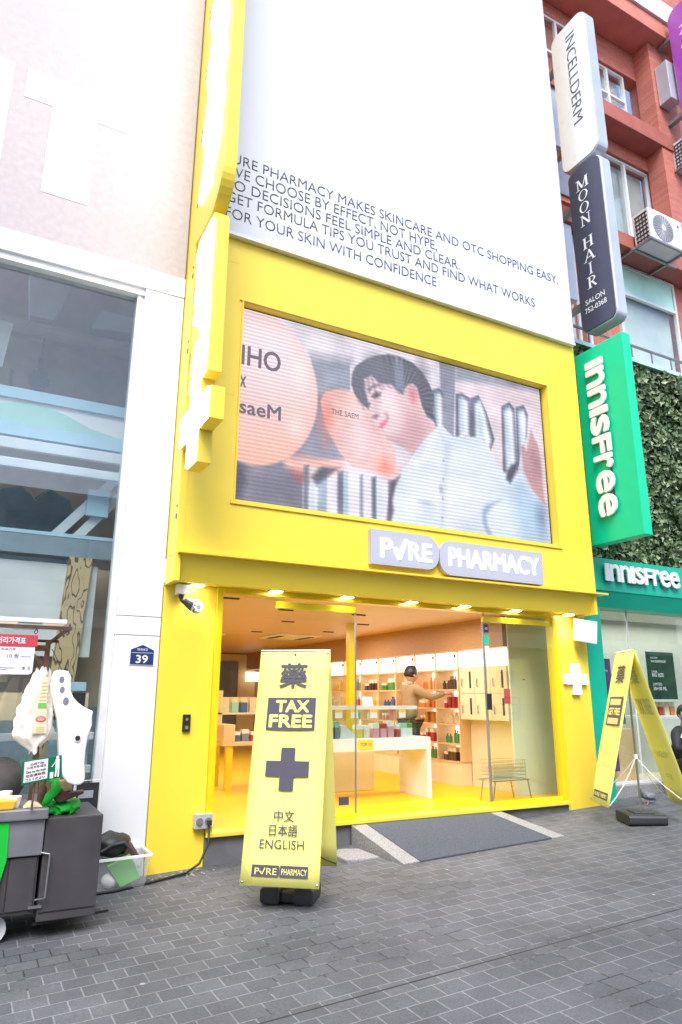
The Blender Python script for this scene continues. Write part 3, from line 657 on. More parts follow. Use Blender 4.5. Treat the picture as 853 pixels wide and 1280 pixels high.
mu = n_.new('ShaderNodeMath'); mu.operation = 'MULTIPLY'; mu.inputs[1].default_value = 2*math.pi/.046; l_.new(sp.outputs[2], mu.inputs[0])
sn = n_.new('ShaderNodeMath'); sn.operation = 'SINE'; l_.new(mu.outputs[0], sn.inputs[0])
mr = n_.new('ShaderNodeMapRange'); mr.inputs[1].default_value = -1; mr.inputs[3].default_value = .78; mr.inputs[4].default_value = 1.12; l_.new(sn.outputs[0], mr.inputs[0])
vm = n_.new('ShaderNodeVectorMath'); vm.operation = 'SCALE'; l_.new(ca.outputs['Color'], vm.inputs[0]); l_.new(mr.outputs[0], vm.inputs['Scale'])
l_.new(vm.outputs[0], b_.inputs['Emission Color']); b_.inputs['Emission Strength'].default_value = .44
b_.inputs['Base Color'].default_value = (.03, .03, .035, 1); b_.inputs['Roughness'].default_value = .6
me.materials.append(m); part('screen_picture', me, None, ls)
def scr(u, v): return (sx0+u*(sx1-sx0), 6.553, sz1-v*(sz1-sz0))
inkm = emis('screen_lettering', lin((96, 82, 92)), .5); M['scrink'] = inkm
inkm.node_tree.nodes['Principled BSDF'].inputs['Base Color'].default_value = (.02, .02, .02, 1)
text('screen_text', ls, 'scrink', 'IHO', scr(.004, .305), X, Z, w=.46, h=.235, ext=.001, bold=.022)
text('screen_text', ls, 'scrink', 'x', scr(.002, .425), X, Z, w=.07, h=.13, ext=.001, bold=.02)
text('screen_text', ls, 'scrink', 'saeM', scr(.004, .56), X, Z, w=.48, h=.16, ext=.001, bold=.025)
text('screen_text', ls, 'scrink', 'THE SAEM', scr(.255, .465), X, Z, w=.36, h=.07, ext=.001)

# --- shop name sign
sg = thing('shop_sign', 'lavender shop name sign with white letters below the LED screen', 'sign', (5.0, 6.42, 3.05))
for nm, x0, x1, z0, z1, cor in (('sign_half', 3.77, 4.685, 3.03, 3.425, (0, 1, 1, 0)), ('sign_half', 4.695, 6.30, 2.99, 3.40, (1, 0, 0, 1))):
    b = B(); b.prism(rrect(x0, x1, z0, z1, .17, cor, 8), (0, 6.45, 0), X, Z, -Yv, .075); part(nm, b, 'greysign', sg)
text('letters', sg, 'signlet', 'P', (3.895, 6.374, 3.115), X, Z, w=.15, h=.215, ext=.008, bold=.004)
b = B(); b.prism([(4.065, 3.22), (4.10, 3.235), (4.135, 3.165), (4.215, 3.345), (4.25, 3.335), (4.15, 3.105), (4.12, 3.105)], (0, 6.374, 0), X, Z, -Yv, .012); part('letters', b, 'signlet', sg)
text('letters', sg, 'signlet', 'RE', (4.27, 6.374, 3.115), X, Z, w=.31, h=.205, ext=.008, bold=.004)
text('letters', sg, 'signlet', 'PHARMACY', (4.83, 6.374, 3.10), X, Z, w=1.40, h=.22, ext=.008, bold=.004)

# --- blade sign at the left edge: two lit boxes and a cross, all edge-on to the street
bl = thing('projecting_sign', 'yellow projecting sign with glowing white faces and a cross at its foot', 'sign', (1.66, 6.45, 3.7))
b = B(); b.prism(rrect(5.50, 6.40, 6.32, 15.4, .42, (1, 0, 0, 0), 10), (1.60, 0, 0), Yv, Z, X, .14); part('upper_box', b, 'yellow', bl, bevel=.01)
b = B(); b.prism(rrect(5.62, 6.30, 4.50, 6.30, .2, (0, 0, 0, 1), 8), (1.605, 0, 0), Yv, Z, X, .13); part('lower_box', b, 'yellow', bl, bevel=.01)
b = B(); b.prism(cross_poly(5.965, 4.145, .315), (1.602, 0, 0), Yv, Z, X, .135); part('cross_box', b, 'yellow', bl, bevel=.006)
b = B(); b.prism(cross_poly(5.965, 4.145, .30), (1.601, 0, 0), Yv, Z, -X, .02); part('cross_face', b, 'signglow', bl)
def blob(seq, n=24):
    P = []
    L = [(z, y0) for z, y0, y1 in seq]; Rr = [(z, y1) for z, y0, y1 in seq]
    return [(y, z) for z, y in L]+[(y, z) for z, y in reversed(Rr)]
seq = []
for k in range(60):
    z = 6.75+k*.145; seq.append((z, 5.66+.05*math.sin(k*1.7)+(.25*max(0, 1-k/4)), 6.24+.05*math.sin(k*1.1+1)))
b = B(); b.prism(blob(seq), (1.599, 0, 0), Yv, Z, -X, .02); part('lit_lettering', b, 'signglow', bl)
b = B()
b.prism([(5.78, 5.42), (6.18, 5.42), (6.22, 6.1), (6.1, 6.2), (5.72, 6.2), (5.74, 5.7)], (1.604, 0, 0), Yv, Z, -X, .02)
b.prism([(5.70, 5.38), (6.2, 5.38), (6.2, 5.24), (6.0, 5.22), (5.92, 5.0), (5.72, 5.0)], (1.604, 0, 0), Yv, Z, -X, .02)
b.prism([(5.78, 4.98), (6.05, 4.96), (6.15, 4.66), (6.0, 4.58), (5.74, 4.62), (5.72, 4.8)], (1.604, 0, 0), Yv, Z, -X, .02)
part('lit_lettering', b, 'signglow', bl)
b = B()
for z in (14.2, 12.6, 11.0, 9.4, 8.0, 7.0, 5.8, 5.0, 4.2): b.box(1.64, 1.70, 6.40, 6.448, z-.05, z+.05)
part('mounting_bracket', b, 'dark', bl)

# --- small fittings on the yellow front
cr_ = thing('cross_sign', 'small lit white cross on the right yellow pillar', 'sign', (7.13, 6.8, 1.66))
b = B(); b.prism(cross_poly(7.13, 1.855, .135), (0, 6.80, 0), X, Z, -Yv, .05); part('cross_body', b, 'white_gloss', cr_, bevel=.004)
b = B(); b.prism(cross_poly(7.13, 1.855, .129), (0, 6.749, 0), X, Z, -Yv, .006); part('cross_face', b, 'cross', cr_)
sp_ = thing('loudspeaker', 'white box loudspeaker under the canopy on the right yellow pillar', 'speaker', (7.27, 6.78, 2.3))
b = B(); b.hexa([(7.10, 6.60, 2.33), (7.36, 6.56, 2.30), (7.39, 6.74, 2.34), (7.14, 6.78, 2.37), (7.10, 6.56, 2.62), (7.36, 6.52, 2.60), (7.39, 6.70, 2.63), (7.14, 6.74, 2.65)]); part('cabinet', b, 'white_gloss', sp_, bevel=.015)
b = B(); b.bar((7.26, 6.80, 2.66), (7.26, 6.66, 2.64), .03); part('bracket', b, 'dullsteel', sp_)
cc = thing('security_camera', 'bullet security camera hanging from a white junction box on the yellow pillar', 'camera', (1.80, 6.8, 2.45))
b = B(); b.box(1.735, 1.855, 6.68, 6.799, 2.59, 2.69); part('junction_box', b, 'white_gloss', cc, bevel=.008)
b = B(); b.tube([(1.79, 6.74, 2.59), (1.79, 6.74, 2.55), (1.80, 6.72, 2.52)], [.028, .02, .018]); b.tube([(1.80, 6.72, 2.52), (1.86, 6.69, 2.50)], [.02, .022]); part('bracket', b, 'dark', cc)
b = B(); b.tube([(1.81, 6.70, 2.53), (1.87, 6.68, 2.49), (1.93, 6.65, 2.465)], [.035, .052, .072], 16); d = part('body', b, 'dark', cc, smooth=False)
b = B(); b.sphere((1.925, 6.655, 2.467), (.07, .07, .07), 18, 12); e = part('dome', b, 'signside', cc, smooth=True)
b = B()
for k in range(8): b.sphere((1.93+.035*math.cos(k*.785), 6.585+.012*abs(math.sin(k)), 2.455+.035*math.sin(k*.785)), .010, 8, 6)
part('led_dot', b, 'lightbox', e)
db = thing('door_bell', 'slim black door phone on the left yellow pillar', 'intercom', (1.93, 6.8, 1.29))
b = B(); b.box(1.893, 1.968, 6.77, 6.799, 1.285, 1.445); part('body', b, 'black', db, bevel=.006)
b = B(); b.lathe([(.014, 0), (.014, .004)], (0, 0, 0), 12); me = b.mesh('lens', 'dullsteel'); me.transform(Matrix.Translation((1.93, 6.77, 1.40)) @ Matrix.Rotation(R(90), 4, 'X')); part('lens', me, None, db)
b = B(); b.box(1.915, 1.945, 6.765, 6.77, 1.31, 1.34); part('button', b, 'dullsteel', db)
ob = thing('outlet_box', 'grey weatherproof socket box low on the yellow pillar with a plugged cable', 'socket', (2.13, 6.8, .41))
b = B(); b.box(2.05, 2.22, 6.72, 6.799, .42, .55); part('box', b, 'signside', ob, bevel=.008)
b = B(); b.lathe([(.03, 0), (.03, .02)], (0, 0, 0), 14)
b.lathe([(.03, 0), (.03, .02)], (.085, 0, 0), 14); me = b.mesh('socket', 'dullsteel'); me.transform(Matrix.Translation((2.09, 6.72, .49)) @ Matrix.Rotation(R(90), 4, 'X')); part('socket', me, None, ob)
b = B(); b.box(2.155, 2.195, 6.66, 6.70, .455, .50); part('plug', b, 'dark', ob, bevel=.006)
b = B(); b.tube([(2.175, 6.68, .455), (2.17, 6.66, .30), (2.08, 6.62, .15), (1.95, 6.58, .095), (1.75, 6.52, .083), (1.55, 6.46, .073), (1.3, 6.40, .062), (1.0, 6.42, .05), (.6, 6.45, .035)], .011, 8)
solo('power_cable', b, 'black', 'black power cable trailing from the socket box across the paving to the cart', 'cable', smooth=True)
hp = thing('house_number_plate', 'navy house number plate reading 39 on the white pillar', 'sign', (1.46, 6.8, 1.89))
b = B(); b.prism([(1.345, 1.90), (1.58, 1.895), (1.58, 2.045), (1.462, 2.10), (1.345, 2.05)], (0, 6.80, 0), X, Z, -Yv, .008); part('rim', b, 'paper', hp)
b = B(); b.prism([(1.353, 1.907), (1.572, 1.902), (1.572, 2.04), (1.462, 2.09), (1.353, 2.043)], (0, 6.792, 0), X, Z, -Yv, .004); part('plate', b, 'plate_blue', hp)
text('number', hp, 'paper', '39', (1.462, 6.788, 1.955), X, Z, w=.11, h=.072, ext=.001, bold=.02, anchor='c')
text('street_name', hp, 'paper', '명동8길', (1.462, 6.788, 2.045), X, Z, w=.10, h=.022, ext=.001, anchor='c')
b = B(); b.box(1.36, 1.565, 6.786, 6.7875, 2.012, 2.015); part('line', b, 'paper', hp)
# entrance ramp
rp = thing('entrance_ramp', 'grey matted ramp with speckled granite edges up to the shop door', 'ramp', (4.7, 6.2, .17))
def ramp(x0, x1, dz): return [(x0, 5.76, G(x0)-.03), (x1, 5.76, G(x1)-.03), (x1, 6.738, G(x1)-.03), (x0, 6.738, G(x0)-.03), (x0, 5.76, G(x0)+.012+dz), (x1, 5.76, G(x1)+.012+dz), (x1, 6.738, .33+dz), (x0, 6.738, .33+dz)]
b = B(); b.hexa(ramp(3.90, 5.54, .004)); part('matting', b, 'mat_rubber', rp, bevel=.003)
for x0, x1 in ((3.72, 3.898), (5.542, 5.72)):
    b = B(); b.hexa(ramp(x0, x1, 0)); part('granite_edge', b, 'granite', rp, bevel=.004)
b = B(); b.prism([(3.32, 6.12), (3.52, 6.08), (3.68, 6.10), (3.68, 6.52), (3.5, 6.58), (3.34, 6.5)], (0, 0, .10), X, Yv, Z, .055)
solo('stone_slab', b, 'granite', 'broken granite slab lying on the paving beside the ramp', 'stone slab', bevel=.012)

b = B()
for k in range(46):
    x, y = rng.normal(1.98, .16), rng.normal(6.60, .06); r_ = rng.uniform(.006, .02)
    b.sphere((x, y, G(x)+r_*.4), (r_, r_*.9, r_*.6), 6, 4)
solo('rubble', b, 'granite', 'loose grit and chips of broken paving at the yellow pillar foot', 'rubble', kind='stuff')
# ================================================================== INSIDE THE PHARMACY
# lit wall shelving: seven bays along the right wall
colY = [8.54, 9.11, 9.69, 10.28, 10.87, 11.48, 12.17, 12.8]
rowZ = [.70, .95, 1.23, 1.46, 1.735, 2.03]
su = thing('shelving_unit', 'lit wall shelving with white header boxes along the right shop wall', 'shelving', (6.75, 10.6, FLZ))
b = B(); b.box(6.90, 6.925, 8.54, 12.8, .70, 2.03); part('lit_back', b, 'shelfback', su)
for z in rowZ:
    b = B(); b.box(6.55, 6.898, 8.54, 12.8, z-.022, z); part('shelf', b, 'oak', su)
for y in colY:
    b = B(); b.box(6.545, 6.899, y-.013, y+.013, .70, 2.30); part('divider', b, 'oak', su)
b = B(); b.box(6.56, 6.90, 8.54, 12.8, FLZ, .677); part('base', b, 'cream', su)
for y0, y1 in zip(colY, colY[1:]):
    b = B(); b.box(6.57, 6.60, y0+.015, y1-.015, 2.035, 2.285); d = part('header_box', b, 'lightbox', su)
    b = B(); b.box(6.562, 6.569, y0+.06, y0+.10, 2.20, 2.25); part('lock', b, 'black', d)
cb_ = thing('wall_cabinet', 'cream cupboards with slim handles and dark slots at the shelving end', 'cabinet', (6.75, 8.0, FLZ))
b = B(); b.box(6.57, 6.92, 7.46, 8.525, 1.30, 2.05); part('carcass', b, 'cream', cb_)
b = B(); b.box(6.57, 6.92, 7.46, 8.525, 2.055, 2.285); part('header_box', b, 'lightbox', cb_)
b = B(); b.box(6.74, 6.92, 7.46, 8.525, FLZ, 1.298); part('lower_panel', b, 'cream', cb_)
for k in range(3):
    for z0, z1 in ((1.305, 1.668), (1.675, 2.045)):
        y0 = 7.465+k*.353; b = B(); b.box(6.555, 6.569, y0, y0+.345, z0, z1); d = part('door', b, 'cream', cb_, bevel=.003)
        b = B(); b.box(6.552, 6.5545, y0+.07, y0+.11, z0+.07, z1-.06); part('slot', b, 'dark', d)
        b = B(); b.tube([(6.55, y0+.27, z0+.09), (6.535, y0+.27, z0+.09), (6.535, y0+.27, z0+.2), (6.55, y0+.27, z0+.2)], .006, 6); part('handle', b, 'steel', d)

pal = dict(amber=(.50, .20, .05), orange=(.70, .22, .05), brown=(.10, .05, .035), green=(.10, .30, .08), cream=(.75, .62, .40), red=(.45, .05, .05), blue=(.08, .13, .28), pink=(.70, .32, .33), white=(.78, .76, .72), yellow=(.75, .48, .06), mint=(.35, .62, .50), grey=(.22, .22, .25))
for k_, c_ in pal.items(): M['pk_'+k_] = mat('product_'+k_, c_, .4, var=.06, scale=20)
M['wire_teal'] = mat('teal_wire', (.30, .42, .40), .4, var=.05); M['wire_tan'] = mat('orange_wire', (.50, .30, .17), .4, var=.05)
def bottle_mesh(col, r, h):
    b = B(); b.lathe([(r*.9, 0), (r, .01), (r, h*.68), (r*.45, h*.78), (r*.45, h)], (0, 0, 0), 10); return b.mesh('bottle', 'pk_'+col, smooth=False)
def carton_mesh(col, wx, wy, h, col2='white'):
    b = B(); b.box(-wx/2, wx/2, -wy/2, wy/2, 0, h*.66); b.mi = 1; b.box(-wx/2, wx/2, -wy/2, wy/2, h*.66, h); return b.mesh('carton', ['pk_'+col, 'pk_'+col2])
ordn = ['first', 'second', 'third', 'fourth', 'fifth', 'sixth', 'seventh']
rown = {4: 'top open shelf', 3: 'second shelf down', 2: 'third shelf down', 1: 'fourth shelf down', 0: 'lowest shelf'}
layout = {  # row -> per bay (kind, colour)
    4: [('bottle', 'brown'), ('bottle', 'orange'), ('carton', 'cream'), ('carton', 'green'), ('carton', 'brown'), ('bottle', 'grey'), ('bottle', 'yellow')],
    3: [('carton', 'red'), ('carton', 'orange'), ('bottle', 'amber'), ('bottle', 'blue'), ('carton', 'yellow'), ('bottle', 'red'), ('carton', 'cream')],
    2: [('bottle', 'cream'), ('carton', 'amber'), ('bottle', 'grey'), ('carton', 'pink'), ('bottle', 'white'), ('carton', 'mint'), ('bottle', 'green')],
    1: [('bottle', 'green'), ('carton', 'red'), ('carton', 'pink'), ('carton', 'blue'), ('bottle', 'cream'), ('bottle', 'amber'), ('carton', 'white')],
    0: [('carton', 'brown'), ('bottle', 'green'), ('bottle', 'mint'), ('carton', 'grey'), ('carton', 'brown'), ('bottle', 'blue'), ('bottle', 'pink')]}
for r_, bays in layout.items():
    for k, (kd, c) in enumerate(bays):
        if r_ <= 1 and k >= 3: continue
        y0, y1 = colY[k]+.05, colY[k+1]-.05; h = (.20, .20, .19, .18, .22)[r_]*random.uniform(.85, 1.0)
        npc = 8 if kd == 'bottle' else 7
        me = bottle_mesh(c, random.uniform(.025, .030), h) if kd == 'bottle' else carton_mesh(c, .10, random.uniform(.055, .066), h, random.choice(['white', 'cream', c]))
        me2 = bottle_mesh(c, .03, h*.7) if kd == 'bottle' else carton_mesh(c, .12, .065, h*.65, 'white')
        for q in range(npc):
            if random.random() < .05: continue
            o = bpy.data.objects.new('product_'+('bottle' if kd == 'bottle' else 'box'), me2 if q >= npc*.62 else me); COL.objects.link(o)
            o.location = (6.67+random.uniform(-.03, .03), y0+(y1-y0)*(q+.5)/npc+random.uniform(-.012, .012), rowZ[r_])
            o.rotation_euler.z = random.uniform(-.15, .15)
            kk = 'bottle' if kd == 'bottle' else 'box'
            o['label'] = f'{c} {kk} on the {rown[r_]} of the wall shelving, {ordn[k]} bay from cupboards'
            o['category'] = kk; o['kind'] = 'thing'; o['group'] = f'{c} {kk}es' .replace('bottlees', 'bottles')+f' on the {rown[r_]}, {ordn[k]} bay'

# counter
ct = thing('display_counter', 'white display counter with glass case and yellow TOP 10 tag', 'counter', (4.4, 8.1, FLZ))
b = B(); b.box(3.35, 5.475, 7.77, 8.46, .965, 1.115); part('counter_top', b, 'white_gloss', ct, bevel=.006)
b = B(); b.box(5.415, 5.475, 7.775, 8.455, FLZ, .964); part('end_panel', b, 'white_gloss', ct, bevel=.004)
b = B(); b.box(3.36, 3.42, 7.775, 8.455, FLZ, .964); part('end_panel', b, 'white_gloss', ct, bevel=.004)
b = B(); b.box(3.5, 5.28, 7.80, 7.808, 1.116, 1.47); part('case_glass', b, 'acrylic', ct)
b = B(); b.box(3.5, 5.28, 7.79, 8.40, 1.47, 1.49); part('case_top', b, 'acrylic', ct)
b = B(); b.box(3.5, 5.28, 7.775, 7.789, 1.462, 1.508); part('case_rail', b, 'white_gloss', ct, bevel=.003)
b = B(); b.box(3.5, 5.28, 8.38, 8.40, 1.116, 1.469); part('case_back', b, 'acrylic', ct)
b = B(); b.box(5.265, 5.28, 7.81, 8.379, 1.116, 1.469); part('case_end', b, 'acrylic', ct)
b = B(); b.box(4.375, 4.60, 7.762, 7.768, .985, 1.10); d = part('price_tag', b, 'yellow', ct, label='yellow TOP 10 tag')
text('tag_text', d, 'ink', 'TOP 10', (4.488, 7.761, 1.045), X, Z, w=.16, h=.04, ext=.001, anchor='c')
for i, x in enumerate((3.75, 4.12, 4.34, 4.62, 5.05)):
    b = B(); b.box(x-.05, x+.05, 7.783, 7.787, 1.36, 1.46); d = part('price_card', b, 'paper', ct)
    b = B(); b.box(x-.05, x+.05, 7.780, 7.7825, 1.43, 1.46); part('card_band', b, 'yellow', d)
cnt = 0
for x, c, c2, wx, h in ((3.62, 'mint', 'white', .07, .22), (3.72, 'mint', 'white', .07, .22), (3.82, 'grey', 'white', .06, .2), (3.90, 'grey', 'white', .06, .2), (3.98, 'grey', 'mint', .06, .2), (4.06, 'grey', 'mint', .06, .2), (4.14, 'grey', 'mint', .06, .2), (4.46, 'yellow', 'white', .08, .16), (4.56, 'cream', 'white', .08, .15), (4.70, 'pink', 'white', .09, .17), (4.81, 'pink', 'red', .09, .17), (4.92, 'pink', 'white', .09, .2), (5.03, 'red', 'white', .05, .15), (5.12, 'white', 'mint', .09, .17), (5.21, 'white', 'green', .08, .17)):
    me = carton_mesh(c, wx, .12, h, c2)
    o = bpy.data.objects.new('product_box', me); COL.objects.link(o); o.location = (x, 7.92, 1.116); o['kind'] = 'thing'; o['category'] = 'box'
    cnt += 1
    o['label'] = f'{c} box with {c2} top standing in the glass counter case'; o['group'] = f'{c} boxes with {c2} tops in the counter case'
b = B(); b.prism([(4.18, 1.117), (4.42, 1.117), (4.40, 1.15), (4.25, 1.27), (4.20, 1.27)], (0, 7.86, 0), X, Z, Yv, .15)
solo('sachet_pile', b, 'pk_white', 'pale sachets leaning in the glass counter case', 'sachets')
b = B(); b.hexa([(4.58, 7.95, 1.492), (4.72, 7.95, 1.492), (4.72, 8.0, 1.492), (4.58, 8.0, 1.492), (4.58, 8.0, 1.62), (4.72, 8.0, 1.62), (4.72, 8.005, 1.62), (4.58, 8.005, 1.62)])
cdn = solo('counter_card', b, 'paper', 'white folded card standing on top of the counter case', 'card')
for x, c, c2 in ((4.0, 'yellow', 'white'), (4.2, 'white', 'mint'), (4.9, 'cream', 'pink'), (5.1, 'white', 'green')):
    o = bpy.data.objects.new('product_box', carton_mesh(c, .10, .07, .10, c2)); COL.objects.link(o); o.location = (x, 8.2, 1.116); o['kind'] = 'thing'; o['category'] = 'box'
    o['label'] = f'{c} box with {c2} top at the back of the glass counter case'
b = B(); b.box(4.0, 5.2, 8.75, 9.05, FLZ, .94); solo('low_plinth', b, 'cream', 'low cream plinth behind the white counter', 'plinth', bevel=.01)

# left display table
lt_ = thing('display_table', 'oak tray table on yellow legs at the left of the shop', 'table', (3.9, 9.6, FLZ))
b = B(); b.box(3.25, 4.7, 9.55, 10.25, .95, 1.0); b.box(3.25, 3.42, 9.55, 10.25, 1.001, 1.235); part('tray', b, 'oak', lt_, bevel=.006)
for x, y in ((3.36, 9.62), (4.6, 9.62), (3.36, 10.18), (4.6, 10.18)):
    b = B(); b.box(x-.045, x+.045, y-.045, y+.045, FLZ, .949); part('leg', b, 'yellow_dk', lt_)
b = B(); b.box(3.35, 4.6, 10.0, 10.2, 1.36, 1.385); b.box(3.35, 3.37, 10.0, 10.2, 1.002, 1.70); part('riser_shelf', b, 'cream', lt_)
for i in range(8):
    c = ['blue', 'grey', 'red', 'pink', 'grey', 'blue', 'pink', 'red'][i]
    o = bpy.data.objects.new('product_box', carton_mesh(c, .10, .1, .16 if i % 2 else .13, 'white')); COL.objects.link(o); o.location = (3.50+i*.13, 9.75, 1.0)
    o['kind'] = 'thing'; o['category'] = 'box'; o['label'] = f'{c} box lying in the oak tray of the left table'; o['group'] = f'{c} boxes in the oak tray'
for i in range(7):
    c = ['cream', 'mint', 'blue', 'cream', 'red', 'yellow', 'mint'][i]
    o = bpy.data.objects.new('product_box', carton_mesh(c, .10, .1, .22, 'cream')); COL.objects.link(o); o.location = (3.44+i*.14, 10.1, 1.386)
    o['kind'] = 'thing'; o['category'] = 'box'; o['label'] = f'{c} box on the riser shelf of the left table'; o['group'] = f'{c} boxes on the riser shelf'
b = B(); b.box(6.42, 6.90, 17.25, 17.35, 2.0, 2.24); solo('wall_lightbox', b, 'lightbox', 'small lit white sign deep in the shop at the left', 'lightbox')
bk = thing('basket_stand', 'chrome wire stand holding stacked shopping baskets by the right glass', 'stand', (6.15, 7.15, FLZ))
for (x, y) in ((5.84, 7.02), (6.46, 7.02), (5.88, 7.30), (6.42, 7.30)):
    b = B(); b.tube([(x, y, FLZ), (x+(.05 if x < 6 else -.05), y, .62)], .009, 6); part('leg', b, 'steel', bk)
b = B(); b.tube([(5.86, 7.02, .62), (6.44, 7.02, .62), (6.44, 7.30, .62), (5.86, 7.30, .62), (5.86, 7.02, .62)], .009, 6); part('frame', b, 'steel', bk)
for i, c in enumerate(('wire_teal', 'wire_teal', 'wire_tan', 'wire_tan')):
    b = B(); z = .635+i*.04
    for k in range(14):
        x = 5.90+k*.5/13; b.bar((x, 7.04, z), (x, 7.28, z), .004); b.bar((x, 7.04, z), (x-.0, 7.035, z+.10), .004)
    for k in range(3): b.bar((5.89, 7.036, z+.05*k), (6.41, 7.036, z+.05*k), .005); b.bar((5.89, 7.284, z+.05*k), (6.41, 7.284, z+.05*k), .005)
    solo('shopping_basket', b, c, f"{'teal' if i < 2 else 'orange'} wire shopping basket, {['bottom', 'second', 'third', 'topmost'][i]} of the stack on the chrome stand", 'basket', group='stacked shopping baskets')

# ------------------------------------------------------------------ people
def skinned(verts, edges, radii, sub=2, root=0):
    me = bpy.data.meshes.new('sk'); me.from_pydata(verts, edges, [])
    o = bpy.data.objects.new('sk', me); COL.objects.link(o)
    md = o.modifiers.new('s', 'SKIN'); md.use_smooth_shade = True
    for i, v in enumerate(me.skin_vertices[0].data):
        r_ = radii[i]; v.radius = (r_, r_) if not isinstance(r_, tuple) else r_; v.use_root = (i == root)
    ms = o.modifiers.new('u', 'SUBSURF'); ms.levels = sub; ms.render_levels = sub
    bpy.context.view_layer.update(); dg = bpy.context.evaluated_depsgraph_get()
    out = bpy.data.meshes.new_from_object(o.evaluated_get(dg)); bpy.data.objects.remove(o)
    for p in out.polygons: p.use_smooth = True
    return out
def chain(pts):   # list of (joint list with radius) -> verts, edges, radii helper
    V, E, Rd, idx = [], [], [], {}
    for seq in pts:
        prev = None
        for (nm, p, r_) in seq:
            if nm not in idx: idx[nm] = len(V); V.append(p); Rd.append(r_)
            if prev is not None and (prev, idx[nm]) not in E: E.append((prev, idx[nm]))
            prev = idx[nm]
    return V, E, Rd
def head_mesh(c, r_, yaw):    # an egg with brow, nose, mouth, chin, ears; face towards yaw
    b = B(); b.sphere((0, 0, 0), (r_*.80, r_*.95, r_*1.15), 20, 16)
    for v in b.bm.verts:
        if v.co.z < -.2*r_: v.co.x *= 1+.22*(v.co.z/r_+.2); v.co.y *= 1+.10*(v.co.z/r_+.2)
        if v.co.y < -.6*r_ and abs(v.co.x) < .25*r_ and -.35*r_ < v.co.z < .12*r_: v.co.y -= .16*r_*(1-abs(v.co.x)/(.25*r_))
        if v.co.y < -.55*r_ and -.0 < v.co.z < .25*r_ and .2*r_ < abs(v.co.x) < .5*r_: v.co.y += .06*r_
    b.sphere((0, -.98*r_, -.22*r_), (.11*r_, .16*r_, .13*r_), 8, 6)
    for s in (-1, 1): b.sphere((s*.80*r_, .05*r_, -.05*r_), (.07*r_, .17*r_, .26*r_), 8, 6)
    b.mi = 1
    for s in (-1, 1): b.sphere((s*.32*r_, -.80*r_, .06*r_), (.12*r_, .07*r_, .06*r_), 8, 6)
    b.mi = 2; b.sphere((0, -.84*r_, -.58*r_), (.24*r_, .07*r_, .06*r_), 8, 6)
    me = b.mesh('head', ['skin', 'hair', 'pk_pink'], smooth=True); me.transform(Matrix.Translation(c) @ Matrix.Rotation(yaw, 4, 'Z')); return me
def hair_mesh(c, r_, yaw):
    b = B(); b.sphere((0, .07*r_, .16*r_), (.90*r_, 1.02*r_, 1.12*r_), 22, 16)
    for v in b.bm.verts:
        if v.co.y < -.35*r_ and v.co.z < .50*r_: v.co.y = -.30*r_-.1*abs(v.co.z); v.co.z = max(v.co.z, .15*r_)
        if v.co.z < -.22*r_: v.co.z = -.22*r_-.12*(abs(v.co.x)); v.co.y *= .93; v.co.x *= .96
        if v.co.z < .1*r_ and v.co.y < .25*r_: v.co.x *= .90
        v.co *= 1+random.uniform(-.025, .035)
    me = b.mesh('hair', 'hair', smooth=True); me.transform(Matrix.Translation(c) @ Matrix.Rotation(yaw, 4, 'Z')); return me
def hand_mesh(wr, d, side, upv=(0, 0, 1), s=1.0):
    """palm, four unequal curled fingers and a thumb, from wrist wr along d"""
    d = Vector(d).normalized(); U = Vector(upv); sd_ = d.cross(U).normalized()*side; U = sd_.cross(d).normalized()*side
    seqs = []; W0 = Vector(wr); pl = W0+d*.085*s
    seqs.append([('w', W0, .026*s), ('p', W0+d*.045*s, (.036*s)), ('k', pl, .034*s)])
    for i, (off, L) in enumerate(((-.030, .072), (-.010, .082), (.010, .076), (.029, .058))):
        k0 = pl+sd_*off*s; k1 = k0+d*L*.45*s-U*.006*s; k2 = k1+d*L*.35*s-U*.022*s; k3 = k2+d*L*.12*s-U*.026*s
        seqs.append([('k', pl, .034*s), (f'a{i}', k0, .011*s), (f'b{i}', k1, .0095*s), (f'c{i}', k2, .0085*s), (f'd{i}', k3, .007*s)])
    t0 = W0+d*.03*s-sd_*.034*s; t1 = t0+d*.03*s-sd_*.022*s-U*.01*s; t2 = t1+d*.03*s-sd_*.004*s-U*.012*s
    seqs.append([('p', W0+d*.045*s, .036*s), ('t0', t0, .014*s), ('t1', t1, .012*s), ('t2', t2, .009*s)])
    V, E, Rd = chain(seqs)
    return skinned([tuple(v) for v in V], E, Rd, 1)
def body_mesh(name, meshes, mats):
    me = join(meshes, name)
    for mm in mats: me.materials.append(M[mm])
    return me

# shopper: seen from behind, turned to the shelves on the right, right arm reaching for them
P0 = Vector((5.95, 8.95, FLZ))
def W(x, y, z): return tuple(P0+Vector((x, y, z)))       # x towards the shelves (his front), y deeper into the shop
ps = thing('person', 'person in a beige jumper with short black hair reaching towards the lit shelves', 'person', tuple(P0))
sh = 1.40
flesh = skinned(*chain([[('n', W(0, 0, 1.40), .055), ('h', W(.02, 0, 1.50), .05)]]), 2)
h1 = hand_mesh(W(.50, -.20, 1.30), (1, .05, .1), 1); h2 = hand_mesh(W(.44, .22, 1.28), (1, -.1, .05), -1)
hd = head_mesh(Vector(W(.035, 0, 1.575)), .108, R(90))
shoes = skinned(*chain([[('a', W(-.02, -.1, .05), .05), ('b', W(.16, -.1, .035), .04)]]), 1); shoes2 = skinned(*chain([[('a', W(-.02, .1, .05), .05), ('b', W(.16, .1, .035), .04)]]), 1)
part('body', body_mesh('body', [flesh, h1, h2, hd], ['skin', 'hair', 'pk_pink']), None, ps)
part('hair', hair_mesh(Vector(W(.035, 0, 1.575)), .110, R(90)), None, ps)
